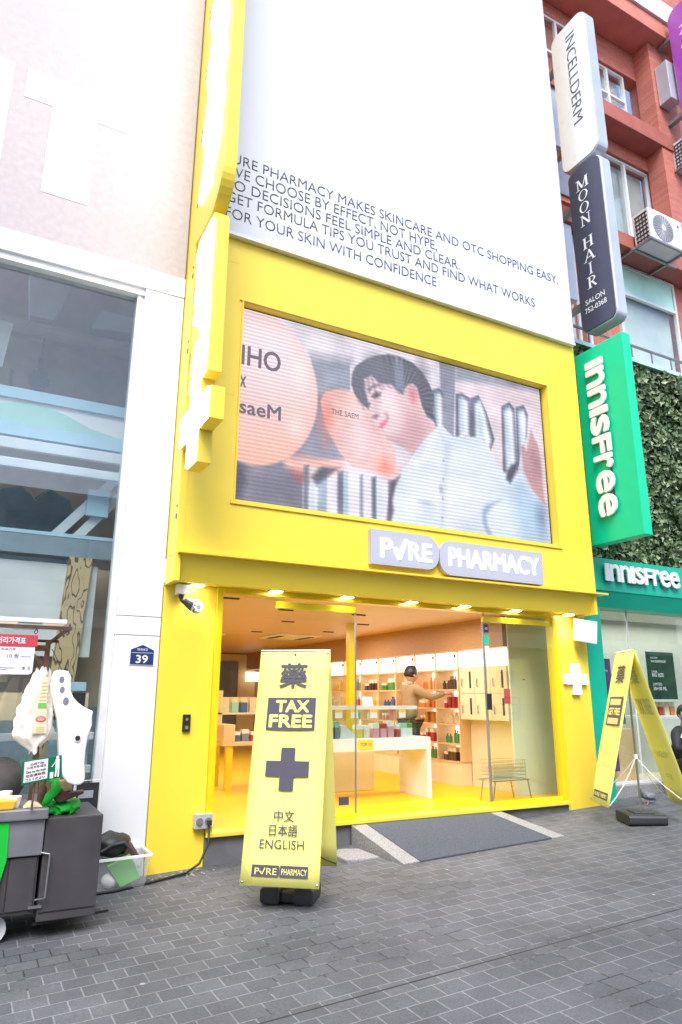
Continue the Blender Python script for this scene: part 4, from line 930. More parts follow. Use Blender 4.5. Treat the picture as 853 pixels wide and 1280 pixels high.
V, E, Rd = chain([[('p', W(0, 0, .90), (.15, .12)), ('s1', W(-.01, 0, 1.08), (.15, .115)), ('s2', W(0, 0, 1.25), (.165, .12)), ('c', W(.0, 0, 1.37), (.12, .09)), ('nk', W(.005, 0, 1.42), .065)],
    [('c', W(.0, 0, 1.37), (.12, .09)), ('l0', W(0, -.17, 1.37), .075), ('l1', W(.20, -.25, 1.24), .058), ('l2', W(.49, -.20, 1.30), .042)],
    [('c', W(.0, 0, 1.37), (.12, .09)), ('r0', W(0, .17, 1.37), .075), ('r1', W(.18, .26, 1.22), .058), ('r2', W(.43, .22, 1.28), .042)]])
me = skinned(V, E, Rd, 2); me.materials.append(M['jumper']); part('jumper', me, None, ps)
V, E, Rd = chain([[('p', W(0, 0, .92), .13), ('a0', W(0, -.09, .84), .095), ('a1', W(.02, -.10, .47), .07), ('a2', W(-.02, -.10, .08), .055)], [('p', W(0, 0, .92), .13), ('b0', W(0, .09, .84), .095), ('b1', W(.02, .10, .47), .07), ('b2', W(-.02, .10, .08), .055)]])
me = skinned(V, E, Rd, 2); me.materials.append(M['trouser']); part('trousers', me, None, ps)
me = join([shoes, shoes2], 'shoes'); me.materials.append(M['black']); part('shoes', me, None, ps)

# ================================================================== LEFT BUILDING
lb = thing('white_framed_shop', 'white framed shop front with tall window and pink stone board above', 'shop', (-1.0, 6.8, 0))
b = B(); b.box(-8, 1.615, 6.80, 7.1, 6.145, 15.5); part('stone_board', b, 'pinkboard', lb)
b = B(); b.box(1.617, 1.628, 6.83, 7.1, 5.0, 15.5); part('board_joint', b, 'black', lb)
b = B(); b.box(-8, 1.30, 6.79, 7.0, 5.905, 6.142); part('header', b, 'white', lb, bevel=.006)
b = B(); b.box(1.303, 1.622, 6.79, 7.0, 5.905, 6.142); part('header', b, 'white', lb, bevel=.006)
b = B(); b.box(1.20, 1.622, 6.80, 7.15, 2.362, 5.902); b.box(1.20, 1.622, 6.80, 7.15, 2.18, 2.356); b.box(1.20, 1.622, 6.80, 7.15, -.02, 2.174); part('pillar', b, 'white', lb, bevel=.005)
b = B(); b.box(-8, 1.199, 6.83, 7.0, 5.83, 5.903); b.box(1.13, 1.198, 6.86, 7.0, 0, 5.83); part('window_frame', b, 'aluminium', lb)
b = B(); b.box(-8, 1.13, 6.92, 6.932, .1, 5.83); part('window_pane', b, 'glass_dark', lb)
b = B(); b.prism([(-.23, 7.79), (.05, 7.79), (.05, 6.70), (.515, 6.70), (.515, 7.79), (.84, 7.79), (.84, 8.17), (-.23, 8.17)], (0, 6.799, 0), X, Z, -Yv, .003); part('letter', b, 'boardletter', lb, label='big white letter T')
b = B(); b.prism([(-.80, 6.70), (-.36, 6.70), (-.36, 8.17), (-.80, 8.17)], (0, 6.799, 0), X, Z, -Yv, .003); part('letter', b, 'boardletter', lb, label='white upright letter beside the T')
# room behind the glass
b = B(); b.box(-6, 1.6, 9.6, 9.7, 0, 15.5); part('back_wall', b, 'concrete', lb)
b = B(); b.box(1.55, 1.6, 7.15, 9.6, 0, 15.5); part('side_wall', b, 'beige', lb)
b = B(); b.box(-6, 1.6, 6.95, 9.6, .05, .09); part('floor', b, 'concrete', lb)
b = B(); b.box(-4, 1.50, 7.62, 7.70, 4.70, 4.82); b.box(-4, 1.50, 7.62, 7.70, 4.28, 4.42); b.box(1.40, 1.50, 7.62, 7.70, 4.42, 4.70); part('blue_frame', b, 'bluebeam', lb)
b = B(); b.box(-4, 1.40, 7.66, 7.67, 4.42, 4.70); d = part('view_panel', b, 'paper', lb)
b = B(); b.prism([(-4, 4.421), (-4, 4.64), (-1, 4.60), (-.2, 4.60), (.1, 4.66), (.35, 4.68), (.6, 4.62), (.9, 4.50), (1.2, 4.45), (1.38, 4.425)], (0, 7.658, 0), X, Z, -Yv, .003); part('hill_picture', b, 'teal', d)
for z0, z1 in ((4.12, 4.24), (3.92, 4.02)):
    b = B(); b.box(-4, 1.50, 7.58, 7.64, z0, z1); part('rail', b, 'railwhite', lb, bevel=.01)
b = B(); b.box(-4, 1.50, 7.55, 7.75, 3.02, 3.22); part('beam', b, 'bluegrey', lb)
b = B(); b.box(-4, 1.50, 7.545, 7.75, 3.222, 3.26); part('beam_edge', b, 'bluebeam', lb)
for dx in (0, .22):
    b = B(); b.bar((.62+dx, 7.9, 3.25), (1.70+dx, 7.9, 4.6), .07, .10); part('stair_stringer', b, 'railwhite', lb)
b = B(); b.box(.95, 1.18, 7.80, 7.86, 3.55, 3.85); part('stair_plate', b, 'bluebeam', lb)
b = B(); b.bar((1.35, 7.95, 2.0), (1.53, 8.0, 5.6), .12); part('beige_post', b, 'beige', lb)
b = B(); b.hexa([(.66, 7.55, .1), (.90, 7.55, .1), (.90, 7.65, .1), (.66, 7.65, .1), (.80, 7.55, 3.02), (1.03, 7.55, 3.02), (1.03, 7.65, 3.02), (.80, 7.65, 3.02)]); part('grained_post', b, 'osb', lb)
b = B(); b.box(-2, 1.10, 7.62, 7.66, 2.0, 2.95); part('backdrop_panel', b, 'curtain', lb)
b = B(); b.box(.98, 1.5, 8.1, 8.2, 1.3, 3.0); part('beige_panel', b, 'beige', lb)
b = B(); b.prism([(.07, 6.73), (.58, 6.73), (.41, 6.13), (.14, 6.13)], (0, 8.40, 0), X, Z, Yv, .3); b.prism([(.96, 6.43), (1.51, 6.42), (1.49, 6.23), (.84, 6.14)], (0, 8.40, 0), X, Z, Yv, .3); part('reflected_strip', b, 'curtain', lb)  # pale shapes built in to imitate light strips reflected in the window glass
b = B(); b.box(-4, 1.54, 8.35, 8.6, 5.96, 6.02); part('ledge', b, 'concrete', lb)
b = B(); b.prism([(-.6, 5.2), (-.08, 5.2), (-.03, 5.75), (-.6, 5.78)], (0, 8.0, 0), X, Z, Yv, .05); part('pale_panel', b, 'paper', lb)
# faint line drawing of a tower and a jersey figure on the back wall
b = B()
for (x, z0, z1, wd) in ((.335, 4.9, 5.25, .09), (.335, 5.25, 5.32, .16), (.335, 5.32, 5.42, .22), (.335, 5.42, 5.5, .14), (.335, 5.5, 5.68, .05), (.335, 5.68, 6.0, .018), (.03, 4.9, 5.05, .10), (.03, 5.05, 5.45, .03)):
    b.box(x-wd/2, x+wd/2, 8.60, 8.604, z0, z1)
b.prism([(-1.5, 4.75), (-1.2, 4.9), (.1, 5.0), (.5, 4.95), (.9, 4.8), (1.3, 4.7)], (0, 8.61, 0), X, Z, -Yv, .004)
part('tower_drawing', b, 'bluegrey', lb)
b = B(); b.box(-3, 1.54, 8.62, 8.66, 2.9, 5.9); part('mural_board', b, 'concrete', lb)
b = B(); b.prism([(.0, 3.0), (-.05, 3.5), (-.2, 3.7), (.1, 3.95), (.3, 4.0), (.45, 3.88), (.6, 4.02), (.85, 3.9), (.95, 3.6), (.85, 3.4), (.9, 3.0)], (0, 8.615, 0), X, Z, -Yv, .004); part('jersey_figure', b, 'bluegrey', lb)
b = B(); b.bar((.38, 8.605, 4.0), (.46, 8.605, 3.85), .025, .004); b.bar((.46, 8.605, 3.85), (.62, 8.605, 4.02), .025, .004); part('jersey_collar', b, 'railwhite', lb)
# low display band, rails and ledge behind the cart
b = B(); b.box(-3, 1.05, 7.05, 7.08, 1.40, 1.64); d = part('photo_strip', b, 'pk_cream', lb)
b = B(); b.box(.72, 1.02, 7.044, 7.049, 1.40, 1.64); part('dark_print', b, 'dark', d)
text('print_text', d, 'paper', 'MA', (.80, 7.043, 1.47), X, Z, w=.17, h=.10, ext=.001)
b = B(); b.box(.62, 1.02, 7.06, 7.09, 1.66, 1.74); part('blue_strip', b, 'bluebeam', lb)
for z in (1.22, .93, .65):
    b = B(); b.box(-3, 1.12, 7.0, 7.05, z, z+.07); part('guard_rail', b, 'railwhite', lb, bevel=.008)
b = B(); b.box(.75, 1.1, 7.12, 7.2, .9, 1.4); part('blue_panel', b, 'bluebeam', lb)
b = B(); b.box(-3, 1.1, 7.3, 7.4, .45, .62); part('grained_ledge', b, 'osb', lb)
b = B(); b.box(-3, 1.6, 8.0, 8.05, .1, 1.5); part('dark_panel', b, 'bluegrey', lb)

# ================================================================== RIGHT: GREEN COSMETICS SHOP, BRICK BUILDING
gs = thing('cosmetics_shop', 'cosmetics shop front with green fascia and pale display window', 'shop', (9.5, 6.9, .35))
b = B(); b.box(7.43, 15, 6.75, 7.15, 3.08, 3.55); part('fascia', b, 'green_dk', gs, bevel=.006)
b = B(); b.hexa([(7.43, 6.86, 2.86), (15, 6.86, 2.86), (15, 7.15, 2.86), (7.43, 7.15, 2.86), (7.43, 6.76, 3.078), (15, 6.76, 3.078), (15, 7.15, 3.078), (7.43, 7.15, 3.078)]); part('fascia_soffit', b, 'green_dk', gs)
b = B(); b.box(7.43, 7.80, 6.86, 7.1, .2, 2.858); part('green_pillar', b, 'green_dk', gs, bevel=.006)
b = B(); b.box(7.8, 15, 7.1, 7.112, .50, 2.86); part('window_pane', b, 'glass', gs)
b = B(); b.box(7.8, 15, 7.08, 7.14, .46, .498); b.box(8.60, 8.63, 7.085, 7.095, .5, 2.86); part('window_frame', b, 'aluminium', gs)
b = B(); b.box(7.8, 9.3, 7.0, 7.2, .2, .458); b.box(9.305, 15, 6.95, 7.2, .25, .458); part('step', b, 'granite', gs, bevel=.008)
b = B(); b.box(7.8, 15, 8.0, 8.05, .4, 3.0); part('inner_wall', b, 'innerwall', gs)
b = B(); b.box(7.8, 15, 7.15, 8.0, 2.86, 2.9); part('ceiling', b, 'innerwall', gs)
b = B(); b.box(7.8, 15, 7.15, 8.0, .44, .46); part('floor', b, 'cream', gs)
ld = bpy.data.lights.new('window_lamp', 'AREA'); ld.energy = 14; ld.shape = 'RECTANGLE'; ld.size = 4; ld.size_y = .5; ld.color = (1, .97, .9)
lo = bpy.data.objects.new('window_lamp', ld); COL.objects.link(lo); lo.location = (0, .6, 2.45); lo.parent = gs
b = B(); b.box(8.1, 8.3, 7.85, 7.9, 1.75, 2.86); part('hanging_panel', b, 'film', gs)
def innis(parent, m_, org, xd, yd, widths, h, gap, ext, mirror=False):
    """the shop's lettering: every letter drawn to one common height"""
    pos = 0; xd, yd = Vector(xd), Vector(yd); ms = []
    for ch, wd in zip('ınnısFree', widths):
        me = text_mesh(ch, Vector(org)+xd*pos, xd, yd, w=wd, h=h, ext=ext, bold=.035); ms.append(me); pos += wd+gap
    me = join(ms, 'letters'); me.materials.append(M[m_]); return part('letters', me, None, parent)
fs = thing('fascia_lettering', 'white raised shop lettering on the green fascia', 'sign', (8.6, 6.75, 3.2))
innis(fs, 'signwhite', (7.81, 6.71, 3.225), X, Z, (.075, .19, .19, .075, .18, .17, .13, .20, .20), .235, .022, .018)
b = B()
for k in range(9): b.box(7.84+k*.19, 7.87+k*.19, 6.711, 6.75, 3.30, 3.33)
part('spacer', b, 'dark', fs)
gb = thing('green_blade_sign', 'tall bright green projecting sign with white lettering running down', 'sign', (7.56, 6.2, 3.65))
b = B(); b.box(7.50, 7.66, 5.75, 6.62, 3.66, 6.58); part('box', b, 'green', gb, bevel=.012)
ms = []; pos = 0
for ch, wd in zip('ınnısFree', (.085, .26, .26, .085, .25, .24, .19, .29, .29)):
    ms.append(text_mesh(ch, Vector((7.47, 6.385, 6.33-pos)), (0, 0, -1), (0, -1, 0), w=wd, h=.285, ext=.03, bold=.05)); pos += wd+.045
me = join(ms, 'letters'); me.materials.append(M['signwhite']); part('letters', me, None, gb)
b = B(); b.box(7.472, 7.499, 6.14, 6.16, 4.1, 6.3); part('letter_rail', b, 'dark', gb)
b = B(); b.box(7.52, 7.60, 6.62, 7.1, 4.2, 4.28); b.box(7.52, 7.60, 6.62, 7.1, 6.0, 6.08); part('bracket', b, 'dullsteel', gb)
# living wall
lw = thing('green_wall', 'dense ivy green wall between the green fascia and the upper window', 'green wall', (9.5, 7.1, 3.6))
b = B(); b.box(7.45, 14, 7.02, 7.1, 3.56, 7.02); part('backing', b, 'dark', lw)
nl = 21000
px_ = rng.uniform(7.45, 12.5, nl); pz_ = rng.uniform(3.45, 7.05, nl); dep = rng.uniform(0, .22, nl)
clump = np.sin(px_*5.1+np.sin(pz_*4))*np.sin(pz_*6.3+px_*2)*.5+.5
py_ = 7.02-dep*(.35+.65*clump)
keep = (pz_ > 3.55) | (rng.random(nl) < .5)
vs, fs_ = [], []
for x, y, z, k in zip(px_, py_, pz_, keep):
    if not k: continue
    s = rng.uniform(.03, .07); a = rng.uniform(0, 6.28); t1 = rng.normal(0, .5); t2 = rng.normal(.5, .4)
    Rm = Matrix.Rotation(a, 3, 'Y') @ Matrix.Rotation(t1, 3, 'Z') @ Matrix.Rotation(t2, 3, 'X')
    i0 = len(vs)
    for q in ((-.0, 0, -1), (.7, -.15, -.1), (0, .12, 1), (-.7, -.15, -.1)): vs.append(tuple(Vector((x, y, z))+Rm @ Vector(q)*s))
    fs_.append((i0, i0+1, i0+2)); fs_.append((i0, i0+2, i0+3))
me = bpy.data.meshes.new('leaves'); me.from_pydata(vs, [], fs_); me.materials.append(M['leaf']); part('leaves', me, None, lw)

rb = thing('brick_building', 'red tiled building with deep ledges and sash windows above the green wall', 'building', (10, 7.3, 7.0))
b = B(); b.box(6.9, 9.55, 7.35, 7.6, 7.0, 18); b.box(9.55, 11.2, 7.35, 7.6, 9.45, 10.15); b.box(9.55, 11.2, 7.35, 7.6, 11.95, 12.85); b.box(9.55, 11.2, 7.35, 7.6, 14.25, 18); b.box(11.05, 16, 7.35, 7.6, 9.4, 18); b.box(11.2, 16, 7.35, 7.6, 7.0, 9.4)
part('wall', b, 'redbrick', rb)
b = B(); b.box(6.9, 16, 6.95, 7.349, 12.27, 12.62); b.box(6.9, 16, 6.95, 7.349, 9.42, 9.70); part('ledge', b, 'reddark', rb, bevel=.01)
b = B(); b.box(6.9, 16, 6.75, 7.349, 14.95, 15.35); part('ledge', b, 'redplain', rb, bevel=.01)
b = B(); b.box(6.9, 16, 6.7, 7.35, 15.36, 15.9); part('cornice', b, 'cornice', rb)
b = B(); b.box(10.95, 11.65, 6.98, 7.349, 9.70, 12.27); b.box(10.95, 11.65, 6.98, 7.349, 12.62, 14.95); b.box(13.6, 14.3, 6.98, 7.349, 9.70, 14.95); part('column', b, 'redbrick', rb)
def window(x0, x1, z0, z1, y, bars_x, bars_z, m_):
    b = B(); f = .05
    b.box(x0, x1, y, y+.06, z0, z0+f); b.box(x0, x1, y, y+.06, z1-f, z1); b.box(x0, x0+f, y, y+.06, z0+f, z1-f); b.box(x1-f, x1, y, y+.06, z0+f, z1-f)
    for q in bars_x: b.box(q-.03, q+.03, y-.01, y+.05, z0+f, z1-f)
    for q in bars_z: b.box(x0+f, x1-f, y-.006, y+.05, q-.025, q+.025)
    d = part('window', b, 'aluminium', rb)
    b = B(); b.box(x0+f, x1-f, y+.05, y+.056, z0+f, z1-f); part('pane', b, 'glass', d)
    b = B(); b.box(x0+f, x1-f, y+.16, y+.17, z0+f, z1-f); part('blind', b, m_, d)
window(9.56, 11.0, 10.16, 11.94, 7.40, [10.28], [], 'paneview')
window(9.56, 10.62, 12.86, 14.24, 7.40, [10.1], [13.55], 'paneview')
window(8.1, 9.2, 12.86, 14.5, 7.30, [8.6], [13.6], 'paneview')
window(9.56, 11.19, 7.25, 9.38, 7.30, [], [8.75], 'curtain')
b = B(); b.box(9.62, 11.13, 7.325, 7.335, 8.78, 9.33); part('teal_band', b, 'teal', rb)
b = B(); b.box(6.9, 9.5, 7.29, 7.349, 10.2, 12.2); part('render_panel', b, 'redplain', rb)
b = B(); b.box(7.9, 8.9, 7.25, 7.29, 10.3, 11.8); part('grey_panel', b, 'dullsteel', rb)
b = B()
for x in (8.2, 8.35, 8.6): b.tube([(x, 7.2, 7.05), (x, 7.2, 9.4)], .035, 8)
part('drain_pipe', b, 'acgrey', rb)
rl = thing('balcony_rail', 'thin grey railing above the ivy green wall', 'railing', (9.5, 7.0, 7.05))
b = B(); b.box(7.45, 14, 6.85, 7.30, 7.03, 7.10); part('ledge', b, 'teal', rl)
b = B(); b.tube([(7.5, 6.9, 7.36), (14, 6.9, 7.36)], .025, 8); part('top_rail', b, 'dullsteel', rl)
for k in range(12):
    b = B(); b.bar((7.7+k*.5, 6.9, 7.1), (7.7+k*.5, 6.9, 7.36), .02); part('post', b, 'dullsteel', rl)

def blade(name, label, X0, th, y0, y1, z0, z1, r_, face, cor=(1, 1, 1, 1)):
    t = thing(name, label, 'sign', (X0+th/2, (y0+y1)/2, z0))
    b = B(); b.prism(rrect(y0, y1, z0, z1, r_, cor), (X0+.02, 0, 0), Yv, Z, X, th); part('case', b, 'signside', t, bevel=.015)
    b = B(); b.prism(rrect(y0+.02, y1-.02, z0+.02, z1-.02, r_-.02, cor), (X0+.02, 0, 0), Yv, Z, -X, .02); part('face', b, face, t)
    b = B(); b.box(X0+.05, X0+.15, y1, 7.2, z0+.5, z0+.58); b.box(X0+.05, X0+.15, y1, 7.2, z1-.6, z1-.52); part('bracket', b, 'dullsteel', t)
    return t
iw = blade('white_blade_sign', 'white rounded projecting sign with thin vertical lettering above the navy one', 7.60, .22, 5.86, 6.60, 9.85, 12.66, .16, 'signwhite')
text('letters', iw, 'grey_txt', 'INCELLDERM', (7.597, 6.265, 12.40), (0, 0, -1), (0, -1, 0), w=1.80, h=.19, ext=.004, bold=-.016)
mh = blade('navy_blade_sign', 'navy rounded projecting hair salon sign with white serif letters', 7.60, .22, 5.87, 6.52, 6.92, 9.78, .12, 'navy')
b = B(); b.box(7.615, 7.65, 5.868, 5.874, 7.05, 9.66); part('edge_trim', b, 'aluminium', mh)
# serif capitals built from thick and thin strokes
def serif(ch):
    t, h_ = .07, .16   # thin, thick (letter box is 1 x 1)
    S = lambda x, y, wd=.34: [(x-wd/2, y-.025), (x+wd/2, y-.025), (x+wd/2, y+.025), (x-wd/2, y+.025)]
    st = lambda x0, y0, x1, y1, wd: [(x0-wd/2, y0), (x0+wd/2, y0), (x1+wd/2, y1), (x1-wd/2, y1)]
    ring = []
    for k in range(20):
        a, a2 = k*math.pi/10, (k+1)*math.pi/10
        ring.append([(.5+.46*math.cos(a), .5+.5*math.sin(a)), (.5+.46*math.cos(a2), .5+.5*math.sin(a2)), (.5+.31*math.cos(a2), .5+.45*math.sin(a2)), (.5+.31*math.cos(a), .5+.45*math.sin(a))])
    bowl = []
    for k in range(10):
        a, a2 = -math.pi/2+k*math.pi/10, -math.pi/2+(k+1)*math.pi/10
        bowl.append([(.4+.42*math.cos(a), .74+.26*math.sin(a)), (.4+.42*math.cos(a2), .74+.26*math.sin(a2)), (.4+.28*math.cos(a2), .74+.20*math.sin(a2)), (.4+.28*math.cos(a), .74+.20*math.sin(a))])
    return {'M': [st(.14, 0, .14, 1, t), st(.86, 0, .86, 1, h_), st(.5, .1, .18, 1, h_), st(.5, .1, .84, 1, t), S(.14, .02), S(.86, .02), S(.12, .98, .26), S(.88, .98, .26)],
            'O': ring, 'N': [st(.2, 0, .2, 1, t), st(.8, 0, .8, 1, t), st(.8, 0, .2, 1, h_), S(.2, .02), S(.17, .98, .26), S(.8, .98)],
            'H': [st(.22, 0, .22, 1, h_), st(.78, 0, .78, 1, h_), [(.22, .47), (.78, .47), (.78, .54), (.22, .54)], S(.22, .02), S(.22, .98), S(.78, .02), S(.78, .98)],
            'A': [st(.12, 0, .5, 1, t), st(.86, 0, .5, 1, h_), [(.25, .30), (.75, .30), (.75, .37), (.25, .37)], S(.12, .02, .28), S(.86, .02, .32)],
            'I': [st(.5, 0, .5, 1, h_), S(.5, .02, .42), S(.5, .98, .42)],
            'R': [st(.3, 0, .3, 1, h_), S(.28, .02, .38), S(.24, .98, .3), st(.82, 0, .5, .5, h_)]+bowl}[ch]
for ch, z, wd in zip('MOONHAIR', (9.36, 9.14, 8.92, 8.70, 8.29, 8.06, 7.83, 7.60), (.24, .20, .20, .22, .22, .22, .16, .22)):
    b = B(); yc = 6.235
    for j, P in enumerate(serif(ch)): b.prism([(-(p-.5)*wd, q*.19) for p, q in P], (7.599-.0004*j, yc, z), Yv, Z, -X, .002)
    part('letter', b, 'signwhite', mh)
text('letters', mh, 'signwhite', 'SALON', (7.599, 6.215, 7.40), (0, -1, 0), Z, w=.36, h=.085, ext=.002, anchor='c')
text('letters', mh, 'signwhite', '752-0368', (7.599, 6.215, 7.265), (0, -1, 0), Z, w=.40, h=.085, ext=.002, anchor='c')
pu_ = blade('purple_blade_sign', 'purple projecting sign with white lettering at the upper right', 11.2, .3, 5.6, 6.66, 12.4, 15.45, .25, 'purple')
for s, z in (('자', 14.75), ('연', 14.3), ('미', 13.7), ('인', 13.2)):
    text('letters', pu_, 'signwhite', s, (11.197, 6.28, z), (0, -1, 0), Z, w=.30, h=.30, ext=.003, anchor='c')
gx_ = thing('blank_sign_box', 'plain grey sign box fixed behind the purple sign', 'sign box', (11.3, 6.9, 13.4))
b = B(); b.box(11.05, 11.35, 6.70, 6.97, 13.3, 14.25); part('case', b, 'signside', gx_, bevel=.01)
for i, (x, z0, z1, lab) in enumerate(((8.0, 11.0, 12.5, 'plain grey sign back between the billboard and the white blade sign'), (7.95, 7.95, 9.4, 'plain grey sign back between the billboard and the navy blade sign'))):
    b = B(); b.box(x-.25, x+.2, 7.0, 7.2, z0, z1); solo('blank_sign_box', b, 'signside', lab, 'sign box', bevel=.01)
ac = thing('air_conditioner', 'white outdoor air conditioning unit on a bracket below the window', 'air conditioner', (10.1, 6.75, 9.35))
b = B(); b.box(9.64, 10.55, 6.57, 6.90, 9.40, 10.06); part('casing', b, 'acgrey', ac, bevel=.012)
b = B()
for k in range(7): b.box(9.632, 9.639, 6.60, 6.86, 9.47+k*.083, 9.50+k*.083)
for k in range(4): b.box(9.630, 9.6385, 6.63+k*.065, 6.645+k*.065, 9.45, 10.0)
part('side_grille', b, 'dark', ac)
b = B(); b.prism([(10.0+.27*math.cos(k*.2618), 9.73+.27*math.sin(k*.2618)) for k in range(24)], (0, 6.569, 0), X, Z, -Yv, .006); d = part('fan_opening', b, 'dullsteel', ac)
b = B()
for k in range(24):
    a = k*.2618; b.bar((10.0+.05*math.cos(a), 6.558, 9.73+.05*math.sin(a)), (10.0+.265*math.cos(a), 6.558, 9.73+.265*math.sin(a)), .006)
part('fan_guard', b, 'acgrey', d)
b = B(); b.prism([(10.0+.05*math.cos(k*.5236), 9.73+.05*math.sin(k*.5236)) for k in range(12)], (0, 6.556, 0), X, Z, -Yv, .006); part('fan_hub', b, 'white_gloss', d)
b = B(); b.prism([(10.43+.03*math.cos(k*.5236), 9.92+.03*math.sin(k*.5236)) for k in range(12)], (0, 6.569, 0), X, Z, -Yv, .003); part('badge', b, 'redp', ac)
b = B(); b.bar((9.55, 6.55, 9.38), (10.75, 6.55, 9.38), .04); b.bar((9.55, 6.92, 9.38), (10.75, 6.92, 9.38), .04)
for x in (9.6, 10.5): b.bar((x, 6.53, 9.38), (x, 7.35, 9.38), .04)
part('bracket', b, 'dullsteel', ac)
ac2 = copy_tree(ac, (11.75, 6.85, 11.75), 'outdoor air conditioning unit beneath the purple sign, partly cut off')

# inside the cosmetics window
po = thing('green_poster', 'dark green leafy poster with white lines in the cosmetics window', 'poster', (9.35, 7.2, 1.6))
b = B(); b.box(9.07, 9.68, 7.17, 7.19, 1.60, 2.30); part('sheet', b, 'darkgreen', po)
for s, z, wd in (('OUR NEW', 2.20, .16), ('WATERPROOF', 2.14, .34), ('LAYER', 1.99, .12), ('BIG SIZE', 1.93, .26), ('LIMITED', 1.80, .2), ('50+50 ML', 1.73, .3)):
    text('poster_text', po, 'paper', s, (9.15, 7.169, z), X, Z, w=wd, ext=.001, bold=.01)
sh_ = thing('window_shelf', 'white display shelf in the cosmetics window below the poster', 'shelf', (9.4, 7.4, 1.3))
b = B(); b.box(8.95, 10.2, 7.2, 7.6, 1.31, 1.36); part('board', b, 'white_gloss', sh_, bevel=.006)
for i, c in enumerate(('brown', 'cream', 'green', 'red', 'cream', 'orange')):
    o = bpy.data.objects.new('product_box', carton_mesh(c, .10, .08, .20, 'cream')); COL.objects.link(o); o.location = (9.02+i*.13, 7.32, 1.36)
    o['kind'] = 'thing'; o['category'] = 'box'; o['group'] = 'boxes on the cosmetics window shelf'
    o['label'] = f'{c} box on the cosmetics window shelf' + (' beside the crouching man' if i == 4 else ' between brown and green ones' if i == 1 else '')
vb = thing('violet_banner', 'violet hanging banner in the cosmetics window beside the green pillar', 'banner', (8.1, 7.2, .6))
b = B(); b.box(7.95, 8.30, 7.20, 7.212, .62, 2.17); part('sheet', b, 'violet', vb)
text('banner_text', vb, 'paper', 'MY T', (8.06, 7.198, 2.19), X, Z, w=.24, h=.07, ext=.001, bold=.02)
text('banner_text', vb, 'paper', 'membership', (7.98, 7.198, 1.98), X, Z, w=.26, h=.035, ext=.001)
bc = thing('blue_drape', 'crumpled blue cloth hanging in the window behind the second banner stand', 'cloth', (8.4, 7.3, 1.2))
b = B()
for k in range(10):
    x = 8.28+k*.035; b.quad((x, 7.3+.03*(k % 2), 1.25), (x+.035, 7.3+.03*((k+1) % 2), 1.25), (x+.035-.01*(k-5), 7.3+.03*((k+1) % 2), 1.95), (x-.01*(k-5), 7.3+.03*(k % 2), 1.95))
part('cloth', b, 'bluecloth', bc)
b = B(); b.box(8.3, 8.75, 7.3, 7.7, .46, 1.18); solo('wooden_stand', b, 'oak', 'plain wooden stand inside the cosmetics window below the blue cloth', 'stand', bevel=.01)

# crouching man by the cosmetics shop step
C0 = Vector((8.96, 6.60, G(8.96)))
def Wc(x, y, z): return tuple(C0+Vector((x, y, z))*1.08)   # faces the street and to the left
pm = thing('person', 'person in a black hooded jacket crouching by the cosmetics shop step', 'person', tuple(C0))
hc = Vector(Wc(-.03, -.06, .98))
flesh = skinned(*chain([[('n', Wc(0, 0, .80), .06), ('h', Wc(-.02, -.04, .92), .052)]]), 2)
ha = hand_mesh(Wc(-.20, -.30, .66), (.9, -.2, -.05), 1); hb2 = hand_mesh(Wc(.04, -.34, .64), (-.9, -.1, .05), -1)
part('body', body_mesh('body', [flesh, ha, hb2, head_mesh(hc, .108, R(-25))], ['skin', 'hair', 'pk_pink']), None, pm)
part('hair', hair_mesh(hc, .110, R(-25)), None, pm)
V, E, Rd = chain([[('p', Wc(.05, .16, .30), (.17, .14)), ('s', Wc(.03, .10, .52), (.16, .13)), ('c', Wc(.0, .02, .76), (.13, .10)), ('k', Wc(-.01, 0, .82), .075)],
    [('c', Wc(0, .02, .76), (.13, .1)), ('l0', Wc(-.18, 0, .74), .08), ('l1', Wc(-.30, -.10, .54), .065), ('l2', Wc(-.21, -.29, .655), .045)],
    [('c', Wc(0, .02, .76), (.13, .1)), ('r0', Wc(.18, 0, .74), .08), ('r1', Wc(.28, -.14, .53), .065), ('r2', Wc(.05, -.33, .64), .045)]])
me = skinned(V, E, Rd, 2); me.materials.append(M['jacket']); part('jacket', me, None, pm)
b = B(); b.bar(Wc(-.10, -.09, .80), Wc(-.20, -.10, .70), .035, .012); b.bar(Wc(.10, -.09, .80), Wc(.19, -.10, .70), .035, .012); part('jacket_stripe', b, 'paper', pm)
V, E, Rd = chain([[('p', Wc(.05, .16, .30), .15), ('a0', Wc(-.10, .08, .33), .10), ('a1', Wc(-.17, -.26, .46), .075), ('a2', Wc(-.15, -.10, .08), .055)], [('p', Wc(.05, .16, .30), .15), ('b0', Wc(.18, .08, .33), .10), ('b1', Wc(.20, -.26, .46), .075), ('b2', Wc(.18, -.10, .08), .055)]])
me = skinned(V, E, Rd, 2); me.materials.append(M['trouser']); part('trousers', me, None, pm)
me = join([skinned(*chain([[('a', Wc(s, -.06, .05), .05), ('b', Wc(s, -.24, .04), .042)]]), 1) for s in (-.15, .18)], 'shoes'); me.materials.append(M['black']); part('shoes', me, None, pm)

